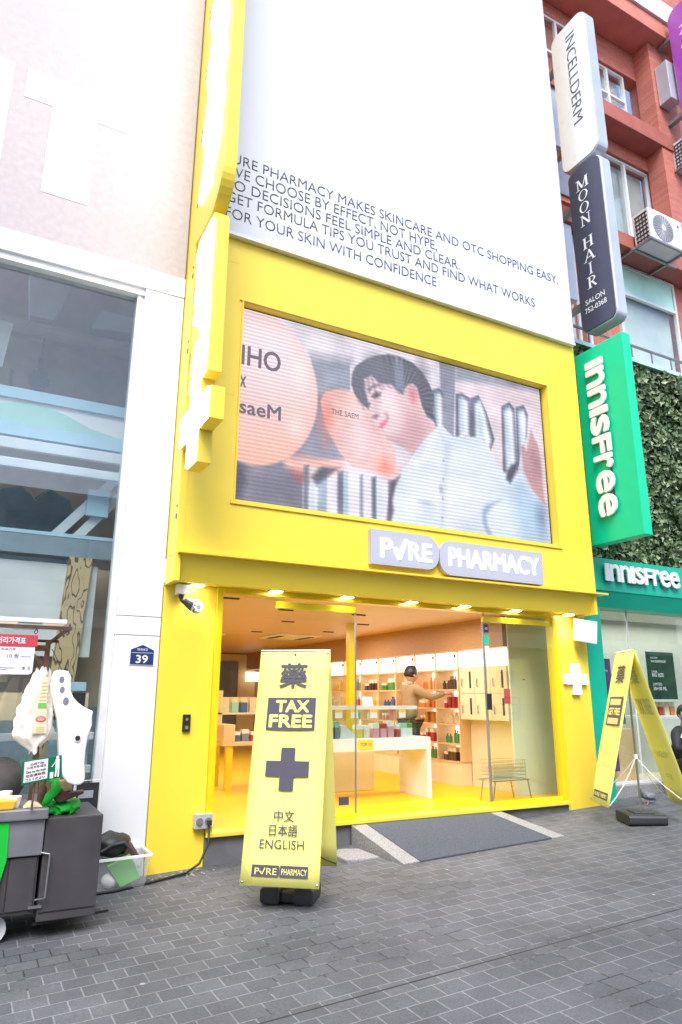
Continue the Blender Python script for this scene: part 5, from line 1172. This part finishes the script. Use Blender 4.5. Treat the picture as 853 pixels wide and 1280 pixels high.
# pigeon
pg = thing('pigeon', 'grey pigeon standing on the paving below the cosmetics shop step', 'pigeon', (7.92, 6.50, G(7.92)))
def Wp(x, y, z): return (7.92+x, 6.50+y, G(7.92)+z)
V, E, Rd = chain([[('t', Wp(.19, 0, .06), (.012, .03)), ('r', Wp(.10, 0, .08), (.03, .04)), ('b', Wp(.02, 0, .10), (.058, .055)), ('c', Wp(-.05, 0, .125), (.05, .05)), ('n', Wp(-.085, 0, .175), .028), ('h', Wp(-.10, 0, .205), .027), ('k', Wp(-.125, 0, .20), .012)]])
me = skinned(V, E, Rd, 2, 2); me.materials.append(M['pigeon']); part('body', me, None, pg)
b = B(); b.tube([Wp(-.125, 0, .20), Wp(-.15, 0, .192)], [.007, .002], 6); part('beak', b, 'dark', pg)
for s in (-1, 1):
    b = B(); b.sphere(Wp(.04, s*.05, .105), (.085, .012, .035), 10, 6); part('wing', b, 'pk_grey', pg, smooth=True)
    b = B(); b.tube([Wp(.0, s*.02, .07), Wp(-.005, s*.02, .01), Wp(-.03, s*.02, .003)], .005, 5); part('leg', b, 'pk_pink', pg)

# ================================================================== A-FRAME BANNER STANDS
def banner_stand(label, cx, cy, ang, zt, zb, d, small):
    gz_ = G(cx); t = thing('banner_stand', label, 'banner stand', (cx, cy, gz_), ang, group='folding banner stands on the street')
    zt -= gz_; zb -= gz_; W_ = .30
    L = math.hypot(d, zt-zb); upv = Vector((0, d, zt-zb)).normalized(); nrm = Vector((0, -(zt-zb), d)).normalized()
    def at(fx, ft, off=0):     # fraction across (0..1) and down (0..1) the street-side panel
        return Vector((-W_+fx*2*W_, 0, zt))+(-upv)*(ft*L)+nrm*off
    th = .004
    for s in (-1, 1):
        b = B(); N = 10
        for i in range(N):
            for j in range(6):
                def pt(fx, ft, o):
                    p = Vector((-W_+fx*2*W_, 0, zt))-upv*(ft*L); bow = .012*math.sin(fx*3.14)*math.sin(ft*3.1)
                    p += nrm*(o-bow)
                    return (p.x, p.y*(-s), p.z) if s == 1 else tuple(p)
                q = [(j/6, i/N), ((j+1)/6, i/N), ((j+1)/6, (i+1)/N), (j/6, (i+1)/N)]
                b.quad(*[pt(u, v, 0) for u, v in q])
        bmesh.ops.remove_doubles(b.bm, verts=b.bm.verts, dist=1e-5)
        sol = bmesh.ops.solidify(b.bm, geom=b.bm.faces[:], thickness=.003)
        part('front_panel' if s == -1 else 'back_panel', b, 'fabric', t, smooth=True, local=True)
    def txt(s, fx0, fx1, ft0, ft1, m_='ink', bold=0.0, back=False):
        O = at(fx0, ft1, .009)
        w_ = (fx1-fx0)*2*W_; h_ = (ft1-ft0)*L
        if not back: return text('print', t, m_, s, O, X, upv, w=w_, h=h_, ext=.0006, bold=bold, local=True)
        # ink of the far panel showing through, seen from inside the fold
        n2 = Vector((0, (zt-zb), d)).normalized(); u2_ = Vector((0, -d, zt-zb)).normalized()
        O2 = Vector((-W_+fx0*2*W_, 0, zt))-u2_*(ft1*L)-n2*.018
        return text('print_through', t, m_, s, O2, X, u2_, w=w_, h=h_, ext=.0006, bold=bold, local=True)
    def patch(poly, m_, off=.008, name='print'):
        b = B(); O = at(0, 0, off)
        b.prism([(fx*2*W_, -ft*L) for fx, ft in poly], O, X, upv, nrm, .0006); part(name, b, m_, t, local=True)
    if not small:
        txt('藥', .31, .69, .062, .175, bold=.02)
        patch([(.165, .222), (.835, .222), (.835, .368), (.165, .368)], 'ink')
        txt('TAX', .29, .74, .236, .286, 'fabric', .06); txt('FREE', .21, .79, .302, .354, 'fabric', .06)
        a0, a1 = .5, .535; ux, uy = .095, .033
        patch([(.5-ux, .445), (.5+ux, .445), (.5+ux, .502), (.79, .502), (.79, .568), (.5+ux, .568), (.5+ux, .626), (.5-ux, .626), (.5-ux, .568), (.21, .568), (.21, .502), (.5-ux, .502)], 'ink')
        txt('中文', .375, .635, .705, .752, bold=.01); txt('日本語', .325, .69, .762, .808, bold=.01); txt('ENGLISH', .215, .785, .822, .858, bold=.0)
    else:
        txt('藥', .30, .70, .10, .22, bold=.02)
        patch([(.15, .31), (.85, .31), (.85, .50), (.15, .50)], 'ink')
        txt('GET FREE', .2, .8, .385, .43, 'fabric', .03)
        for f0, f1 in ((.325, .365), (.45, .49)): patch([(.22, f0), (.78, f0), (.78, f1), (.22, f1)], 'ghost', .0095)
        txt('中文', .36, .64, .60, .64, 'ghost'); txt('日本語', .3, .7, .66, .70, 'ghost'); txt('ENGLISH', .25, .75, .73, .765, 'ghost')
        txt('藥', .30, .70, .10, .22, 'ghost', .02, back=True); txt('TAX FREE', .18, .82, .32, .42, 'ghost', .03, back=True); txt('ENGLISH', .25, .75, .66, .70, 'ghost', back=True); txt('中文', .36, .64, .80, .84, 'ghost', back=True)
    Lw = .92
    patch(rrect(.14, .49, Lw, Lw+.045, .012, (0, 1, 1, 0), 4), 'ink'); patch(rrect(.495, .855, Lw, Lw+.045, .012, (1, 0, 0, 1), 4), 'ink')
    txt('P√RE', .18, .46, Lw+.010, Lw+.036, 'fabric', .0); txt('PHARMACY', .52, .84, Lw+.011, Lw+.035, 'fabric', .0)
    for fx in (.03, .97):
        for ft in (.012, .988):
            b = B(); p = at(fx, ft, .007); b.sphere(tuple(p), (.009, .006, .009), 8, 6); part('eyelet', b, 'steel', t, local=True)
    # base: two-lobed plastic water weight
    b = B()
    if not small:
        b.prism(rrect(-.21, -.05, 0, .12, .035), (0, -.14, 0), X, Z, Yv, .30); b.prism(rrect(.05, .21, 0, .12, .035), (0, -.14, 0), X, Z, Yv, .30); b.box(-.06, .06, -.11, .13, .01, .085)
    else:
        b.prism(rrect(-.22, .22, 0, .11, .04), (0, -.22, 0), X, Z, Yv, .42); b.prism(rrect(-.12, .12, .1, .125, .01), (0, -.12, 0), X, Z, Yv, .22)
    part('base', b, 'dark', t, bevel=.015, local=True)
    b = B(); b.tube([(0, 0, .1), (0, 0, zt-.02)], .013, 8); b.tube([(-W_, 0, zt+.004), (W_, 0, zt+.004)], .009, 8); part('pole', b, 'steel', t, local=True)
    b = B(); b.lathe([(.022, 0), (.022, .05)], (0, 0, .68 if small else .5), 10); part('clamp', b, 'white_gloss', t, local=True)
    zk = .70 if small else .52
    for sx in (-1, 1):
        for sy in (-1, 1):
            e_ = Vector((sx*W_*.97, sy*d*.98, zb+.02)); c_ = Vector((0, 0, zk)); mid = (e_+c_)/2-Vector((0, 0, .05))
            b = B(); b.tube([c_, (c_+mid)/2-Vector((0, 0, .015)), mid, (e_+mid)/2-Vector((0, 0, .01)), e_], .005 if small else .004, 6); part('cord', b, 'white_gloss' if small else 'black', t, local=True)
    return t
banner_stand('pale yellow tax free banner stand on a black base in front of the door', 2.433, 5.383, -.667, 1.985, .269, .356, False)
banner_stand('pale yellow banner stand seen edge on with its pole showing by the green shop', 6.929, 5.772, -2.081, 2.155, .451, .462, True)

# ================================================================== FOOD CART AND ITS THINGS
fc_ = thing('food_cart', 'dark grey street food cart with steel counter and a striped canopy', 'food cart', (.1, 5.9, .02))
b = B(); b.box(.62, 1.0, 5.5, 6.2, .145, .79); d = part('side_cabinet', b, 'cartgrey', fc_, bevel=.006)
b = B(); b.box(.63, .99, 5.495, 5.4985, .20, .205); part('panel_seam', b, 'black', d)
b = B(); b.box(-1.2, .60, 5.52, 6.3, .20, .56); part('body', b, 'cartgrey', fc_, bevel=.006)
b = B(); b.box(-1.2, .612, 5.49, 6.3, .562, .79); part('steel_front', b, 'dullsteel', fc_, bevel=.006)
b = B(); b.box(-1.2, .625, 5.46, 6.3, .792, .862); part('counter', b, 'dullsteel', fc_, bevel=.01)
for x0, x1 in ((.42, .585), (.2, .412)):
    b = B(); b.box(x0, x1, 5.508, 5.519, .225, .55); part('door', b, 'cartgrey', fc_, bevel=.003)
b = B(); b.tube([(.60, 5.50, .575), (.66, 5.46, .57), (.655, 5.455, .30), (.60, 5.495, .285)], .007, 6); part('handle', b, 'steel', fc_)
b = B(); b.box(.56, .645, 5.485, 5.50, .235, .252); part('latch', b, 'steel', fc_)
b = B(); b.bar((.60, 5.52, .13), (1.11, 5.62, .13), .015); part('tow_bar', b, 'black', fc_)
for x in (.36, -.6):
    b = B(); b.lathe([(.05, -.025), (.09, -.02), (.09, .02), (.05, .025)], (0, 0, 0), 18); me = b.mesh('wheel', 'foam'); me.transform(Matrix.Translation((x, 5.62, .105)) @ Matrix.Rotation(R(90), 4, 'X')); d = part('wheel', me, None, fc_)
    b = B(); b.box(x-.03, x+.03, 5.60, 5.64, .14, .21); part('fork', b, 'rust', d)
b = B(); b.prism([(-.2, .785), (.385, .785), (.395, .55), (.365, .40), (.375, .19), (-.2, .17)], (0, 5.486, 0), X, Z, -Yv, .006); part('green_cloth', b, 'cartgreen', fc_)
# canopy frame
b = B(); b.prism([(5.35, 2.145), (5.35, 2.115), (6.2, 2.14), (6.2, 2.17)], (-1.2, 0, 0), Yv, Z, X, 1.80); part('canopy_sheet', b, 'paper', fc_, bevel=.005)
b = B(); b.prism([(5.36, 2.112), (5.36, 2.108), (6.2, 2.133), (6.2, 2.137)], (.28, 0, 0), Yv, Z, X, .16); part('canopy_stripe', b, 'bluebeam', fc_)
b = B(); b.bar((-1.2, 5.37, 2.085), (.64, 5.37, 2.085), .025); b.bar((-1.2, 5.8, 2.02), (.60, 5.8, 2.02), .02); b.bar((.62, 5.36, 2.09), (.56, 6.1, 2.02), .02); b.bar((-1.2, 5.7, 1.95), (.50, 5.7, 1.95), .025)
b.bar((.52, 5.7, .86), (.52, 5.7, 2.02), .035); b.bar((.52, 5.7, 1.82), (.36, 5.7, 1.97), .022); b.bar((.36, 5.7, 1.97), (.52, 5.7, 1.97), .022)
part('canopy_frame', b, 'rust', fc_)
for x in (.40, .61):
    b = B(); b.tube([(x, 5.36, 2.08), (x+.012, 5.36, 2.05), (x, 5.36, 2.035), (x-.012, 5.36, 2.05), (x, 5.36, 2.07)], .004, 5); part('hook', b, 'black', fc_)
ld = bpy.data.lights.new('cart_lamp', 'POINT'); ld.energy = 5; ld.color = (1, .78, .5); ld.shadow_soft_size = .05
lo = bpy.data.objects.new('cart_lamp', ld); COL.objects.link(lo); lo.location = (.25-.1, 5.42-5.9, 1.55-.02); lo.parent = fc_
# price board
pr_ = thing('price_board', 'white price board with a red band hanging from the cart canopy', 'sign', (.25, 5.35, 1.75))
b = B(); b.prism(rrect(-.2, .405, 1.755, 2.02, .025, (0, 1, 0, 0)), (0, 5.35, 0), X, Z, -Yv, .005); part('board', b, 'paper', pr_)
b = B(); b.box(-.2, .417, 5.341, 5.3445, 1.945, 2.025); part('red_band', b, 'redp', pr_)
text('board_text', pr_, 'paper', '길거리가격표', (.12, 5.340, 1.962), X, Z, w=.22, h=.045, ext=.001, bold=.02)
text('board_text', pr_, 'redp', '현금가격', (.19, 5.344, 1.918), X, Z, w=.09, h=.015, ext=.001)
text('board_text', pr_, 'ink', '10 원', (.235, 5.344, 1.865), X, Z, w=.07, h=.03, ext=.001)
for k, (x0, x1, z) in enumerate(((.32, .385, 1.873), (.12, .29, 1.795), (.12, .24, 1.782))):
    b = B(); b.box(x0, x1, 5.344, 5.3447, z, z+.004); part('text_rule', b, 'grey_txt', pr_)
text('board_text', pr_, 'navy', 'ㅎㅐ', (.335, 5.344, 1.782), X, Z, w=.05, h=.03, ext=.001)
# the hanging clog shoe
cl = thing('foam_clog', 'giant white foam clog shoe hanging on the food cart', 'clog', (.70, 5.47, 1.0))
out = [(.575, 1.755), (.585, 1.785), (.61, 1.795), (.645, 1.785), (.665, 1.755), (.672, 1.70), (.675, 1.65), (.70, 1.60), (.735, 1.565), (.785, 1.53), (.845, 1.505), (.84, 1.47), (.815, 1.41), (.795, 1.33), (.787, 1.24), (.788, 1.15), (.80, 1.06), (.80, 1.025), (.775, 1.005), (.735, 1.003), (.715, 1.025), (.695, 1.08), (.675, 1.16), (.66, 1.25), (.65, 1.35), (.63, 1.45), (.60, 1.54), (.575, 1.62), (.562, 1.69)]
out = [(x+(.030 if z < 1.42 and x > .72 else 0)-(.018 if x < .70 and z < 1.6 else .022 if x < .63 else -.006), z) for x, z in out]
b = B(); b.prism(out, (0, 5.42, 0), X, Z, Yv, .12)
me = b.mesh('shell', 'foam', bevel=.024, smooth=True); part('shell', me, None, cl)
for (x, z, s) in ((.612, 1.725, .022), (.622, 1.655, .022), (.655, 1.575, .026)):
    b = B(); b.prism([(x+s*.8*math.cos(k*.5236), z+s*1.1*math.sin(k*.5236)) for k in range(12)], (0, 5.4195, 0), X, Z, -Yv, .002); part('vent_hole', b, 'pk_grey', cl)
b = B(); b.prism([(.759+.026*math.cos(k*.35), 1.322+.026*math.sin(k*.35)) for k in range(18)], (0, 5.4195, 0), X, Z, -Yv, .008); d = part('rivet', b, 'foam', cl)
b = B(); b.prism([(.759+.018*math.cos(k*.35), 1.322+.018*math.sin(k*.35)) for k in range(18)], (0, 5.411, 0), X, Z, -Yv, .003); part('rivet_cap', b, 'dark', d)
b = B(); b.tube([(.61, 5.46, 1.79), (.58, 5.5, 1.86), (.54, 5.6, 1.95)], .003, 5); part('hanging_string', b, 'black', cl)
# polythene bag with printed packet
bg = thing('plastic_bag', 'white plastic bag with a printed packet hanging from the cart post', 'bag', (.48, 5.45, 1.2))
b = B(); rows = []
ph = rng.uniform(0, 6.28, 12)
for i in range(27):
    f = i/26; z = 1.79-f*.56; c_ = .490-.028*math.sin(f*3.0)
    hw = .050+.075*math.sin(min(1, f*1.2)*1.45); hw *= 1 if f < .80 else max(.22, 1-(f-.80)*5.2)
    ring = []
    for k in range(40):
        a = k*math.pi/20
        q = 1+.10*math.sin(3*a+ph[0]+f*5)+.09*math.sin(7*a+ph[1]+f*13)+.06*math.sin(13*a+ph[2]-f*21)+.05*math.sin(5*a-f*31+ph[3])
        ring.append((c_+hw*math.cos(a)*q, 5.47+.055*math.sin(a)*q, z+.012*math.sin(4*a+ph[4]+f*8)+(.02*math.sin(6*a) if i == 0 else 0)))
    rows.append(ring)
V_ = [[b.bm.verts.new(p) for p in r_] for r_ in rows]
for a, c_ in zip(V_, V_[1:]):
    for k in range(40): b._f([a[k], a[(k+1) % 40], c_[(k+1) % 40], c_[k]])
part('bag_film', b, 'bag_pl', bg, smooth=True)
b = B(); b.prism([(.48, 1.74), (.515, 1.74), (.545, 1.36), (.45, 1.36)], (0, 5.405, 0), X, Z, -Yv, .004); d = part('packet', b, 'cream', bg)
b = B(); b.box(.470, .528, 5.398, 5.4005, 1.53, 1.565); part('packet_band', b, 'greenbox', d)
b = B()
for k in range(6): b.box(.484-.002*k, .512+.002*k, 5.398, 5.4005, 1.70-.024*k, 1.708-.024*k)
for k in range(3): b.box(.475, .53, 5.398, 5.4005, 1.40-.014*k, 1.405-.014*k)
part('packet_print', b, 'ghost', d)
b = B(); b.prism([(.50+.034*math.cos(k*.5236), 1.455+.020*math.sin(k*.5236)) for k in range(12)], (0, 5.4005, 0), X, Z, -Yv, .002); part('packet_badge', b, 'redp', d)
b = B(); b.prism([(.50+.027*math.cos(k*.5236), 1.455+.014*math.sin(k*.5236)) for k in range(12)], (0, 5.3985, 0), X, Z, -Yv, .001); part('packet_badge_middle', b, 'pk_pink', d)
# green notice sign
M['sign_green'] = mat('deep_green_sign', (.0, .15, .06), .4, var=.03)
gn = thing('notice_sign', 'dark green and white notice sign tilted on a rod above the cart counter', 'sign', (.54, 5.42, 1.03))
def tl(x, z): return (x, z+(x-.54)*.17)
b = B(); b.prism([tl(.425, 1.04), tl(.68, 1.04), tl(.665, 1.19), tl(.415, 1.20)], (0, 5.42, 0), X, Z, -Yv, .006); part('board', b, 'sign_green', gn, bevel=.002)
b = B(); b.prism([tl(.437, 1.055), tl(.585, 1.055), tl(.578, 1.185), tl(.43, 1.19)], (0, 5.414, 0), X, Z, -Yv, .002); part('white_field', b, 'paper', gn)
for k, s in enumerate(('쓰레기는', '가져가주세요', 'Give me the trash', '垃圾请给我', 'ゴミください')):
    z = 1.168-k*.025; text('notice_text', gn, 'brown', s, (.448+(.02 if k == 0 else 0), 5.4115, z-.008+(.45-.54)*.17), (1, 0, .17), (-.17, 0, 1), w=.125 if k else .09, h=.018, ext=.0008, bold=.04)
b = B(); b.sphere((.64, 5.413, 1.195), (.011, .003, .011), 10, 8)
b.bar((.64, 5.412, 1.185), (.645, 5.412, 1.12), .026, .004); b.bar((.635, 5.412, 1.175), (.607, 5.412, 1.135), .009, .004); b.bar((.638, 5.412, 1.12), (.636, 5.412, 1.07), .010, .004); b.bar((.652, 5.412, 1.12), (.654, 5.412, 1.07), .010, .004); b.bar((.61, 5.412, 1.10), (.612, 5.412, 1.06), .022, .004)
part('pictogram', b, 'paper', gn)
b = B(); b.tube([(.51, 5.44, .86), (.51, 5.44, 1.27)], .007, 6); part('rod', b, 'rust', gn)
# things on the counter
b = B(); b.lathe([(.035, 0), (.05, .075), (.046, .075), (.032, .006)], (.40, 5.56, .864), 16); solo('paper_cup', b, 'foam', 'short white paper cup on the cart counter beside the yellow tray', 'cup', smooth=False)
b = B(); b.lathe([(.035, 0), (.045, .10), (.041, .10), (.032, .006)], (.35, 5.66, .864), 16); solo('paper_cup', b, 'foam', 'taller white paper cup behind the short one on the cart counter', 'cup')
b = B(); b.hexa([(.12, 5.48, .864), (.40, 5.48, .864), (.38, 5.60, .864), (.12, 5.60, .864), (.10, 5.47, .925), (.42, 5.47, .925), (.40, 5.62, .925), (.10, 5.62, .925)]); solo('yellow_tray', b, 'yellowtray', 'yellow plastic tray on the cart counter', 'tray', bevel=.01)
b = B(); b.prism([(.46, .864), (.59, .864), (.56, .89), (.50, .905)], (0, 5.5, 0), X, Z, Yv, .10); solo('paper_napkins', b, 'cream', 'crumpled beige napkins at the end of the cart counter', 'napkins', bevel=.01)
b = B(); b.sphere((.30, 5.95, 1.0), (.20, .16, .16), 18, 12)
for v in b.bm.verts: v.co += Vector((rng.normal(0, .008), rng.normal(0, .008), rng.normal(0, .01))); v.co.z = max(v.co.z, .866)
solo('cloth_bag', b, 'greyfab', 'charcoal cloth bag slumped at the back of the cart counter', 'bag', smooth=True)
b = B(); b.sphere((.19, 5.92, 1.145), (.09, .06, .03), 12, 8); solo('fur_trim', b, 'brown', 'brown fluffy trim lying on the charcoal cloth bag', 'trim', smooth=True)
b = B(); b.sphere((.73, 5.68, .835), (.14, .10, .05), 28, 18)
for v in b.bm.verts:
    q = math.sin(v.co.x*70+v.co.y*40)*.010+math.sin(v.co.z*120+v.co.x*50)*.008; v.co += Vector((q, q, q*.8)); v.co.z = max(v.co.z, .791)
solo('green_netting', b, 'cartgreen', 'bunched green netting on the dark side cabinet of the cart', 'netting', smooth=False)
for k in range(3):
    b = B(); b.tube([(.665+.035*k, 5.66, .86), (.64+.05*k, 5.63, 1.03+.02*k)], .004, 5); solo('wooden_skewer', b, 'oak', 'thin wooden skewer standing out of the green netting on the cart', 'skewer', group='skewers in the green netting')
b = B(); b.lathe([(.028, 0), (.03, .01), (.03, .11), (.012, .14), (.008, .165)], (.585, 5.62, .864), 14); solo('sauce_bottle', b, 'rust', 'dark brown sauce bottle at the back end of the cart counter', 'bottle', smooth=True)
b = B(); b.tube([(.60, 5.58, .86), (.63, 5.55, .93), (.67, 5.55, .97), (.66, 5.57, 1.03), (.62, 5.60, 1.02)], [.02, .035, .035, .025, .01], 8); solo('green_ribbon', b, 'cartgreen', 'green ribbon curling up beside the notice sign on the cart', 'ribbon', smooth=True)
b = B(); b.prism([(.66, .90), (.70, .875), (.86, .93), (.865, .95), (.74, .94), (.70, .98), (.67, .96)], (0, 5.56, 0), X, Z, Yv, .10); solo('brown_pouch', b, 'brown', 'brown leather pouch below the hanging white clog', 'pouch', bevel=.012, smooth=True)
b = B(); b.box(.69, .78, 5.60, 5.70, .95, 1.02); solo('cardboard_box', b, 'oak', 'small beige cardboard box beneath the hanging clog', 'box', bevel=.004)
mb_ = thing('menu_stand', 'slim white framed stand behind the dark side cabinet of the cart', 'stand', (1.08, 6.5, .04))
b = B(); b.tube([(.93, 6.5, .06), (.93, 6.5, .92), (1.14, 6.5, .92), (1.14, 6.5, .06)], .012, 6); part('frame', b, 'white_gloss', mb_)
b = B(); b.box(.945, 1.125, 6.5, 6.51, .3, .90); d = part('board', b, 'dark', mb_)
b = B(); b.box(.96, 1.08, 6.494, 6.499, .78, .84); part('label', b, 'signside', d)
# storage bin
sb_ = thing('storage_bin', 'translucent plastic storage bin by the white pillar foot', 'storage box', (1.4, 6.5, .05))
b = B()
fl = [(1.16, 6.43, .055), (1.55, 6.43, .058), (1.55, 6.74, .058), (1.16, 6.74, .055)]; rm = [(1.12, 6.39, .30), (1.585, 6.39, .31), (1.585, 6.77, .31), (1.12, 6.77, .30)]
b.quad(*fl)
for k in range(4): b.quad(fl[k], fl[(k+1) % 4], rm[(k+1) % 4], rm[k])
part('tub', b, 'bin_pl', sb_)
b = B()
for k in range(4): b.bar(rm[k], rm[(k+1) % 4], .025, .018)
part('rim', b, 'white_gloss', sb_)
b = B(); b.sphere((1.47, 6.60, .24), (.09, .11, .12), 22, 16)
for v in b.bm.verts:
    q = math.sin(v.co.x*60+v.co.y*33)*.012+math.sin(v.co.z*75+v.co.x*21)*.012; v.co += Vector((q, q, q))
solo('clear_bag', b, 'bin_pl', 'crumpled clear plastic bag stuffed in the storage bin', 'bag', smooth=True)
b = B(); b.hexa([(1.36, 6.45, .07), (1.52, 6.45, .13), (1.52, 6.68, .13), (1.36, 6.68, .07), (1.24, 6.45, .24), (1.42, 6.45, .32), (1.42, 6.68, .32), (1.24, 6.68, .24)]); solo('green_carton', b, 'greenbox', 'green plastic carton leaning inside the storage bin', 'carton', bevel=.006)
b = B(); b.sphere((1.28, 6.52, .12), (.07, .06, .06), 10, 8); solo('white_bundle', b, 'foam', 'white bundle at the bottom of the storage bin', 'bundle', smooth=True)
bgk = thing('rucksack', 'black rucksack lying on top of the storage bin', 'bag', (1.30, 6.58, .3))
b = B(); b.sphere((1.28, 6.58, .385), (.16, .15, .10), 20, 14)
for v in b.bm.verts:
    s = math.sin(v.co.x*40+v.co.z*30)*.008+math.sin(v.co.y*55+v.co.x*20)*.006; v.co += Vector((s, s, s)); v.co.z = max(v.co.z, .30)
part('body', b, 'black', bgk, smooth=True)
b = B(); b.hexa([(1.38, 6.48, .30), (1.52, 6.50, .28), (1.52, 6.64, .28), (1.40, 6.66, .30), (1.36, 6.50, .42), (1.43, 6.50, .41), (1.43, 6.64, .41), (1.36, 6.64, .42)]); part('side_pocket', b, 'brown', bgk, bevel=.02, smooth=True)
b = B(); b.tube([(1.18, 6.44, .36), (1.26, 6.42, .41), (1.36, 6.43, .42), (1.44, 6.46, .34)], .012, 6); part('strap', b, 'greyfab', bgk)

# ================================================================== THE OTHER SIDE OF THE STREET (seen in the glass)
op = thing('opposite_building', 'grey building across the street mirrored in the shop windows', 'building', (3, -6, 0))
b = B(); b.box(-22, 28, -7.2, -6.2, -1, 7.2); part('wall', b, 'opp', op)
for k in range(14):
    for z in (1.0, 4.6):
        x = -20+k*3.4; b = B(); b.box(x, x+2.2, -6.2, -6.15, z, z+1.9); part('window', b, 'oppglass', op)
b = B(); b.box(-22, 28, -6.2, -5.7, 3.4, 3.9); part('awning', b, 'white', op)
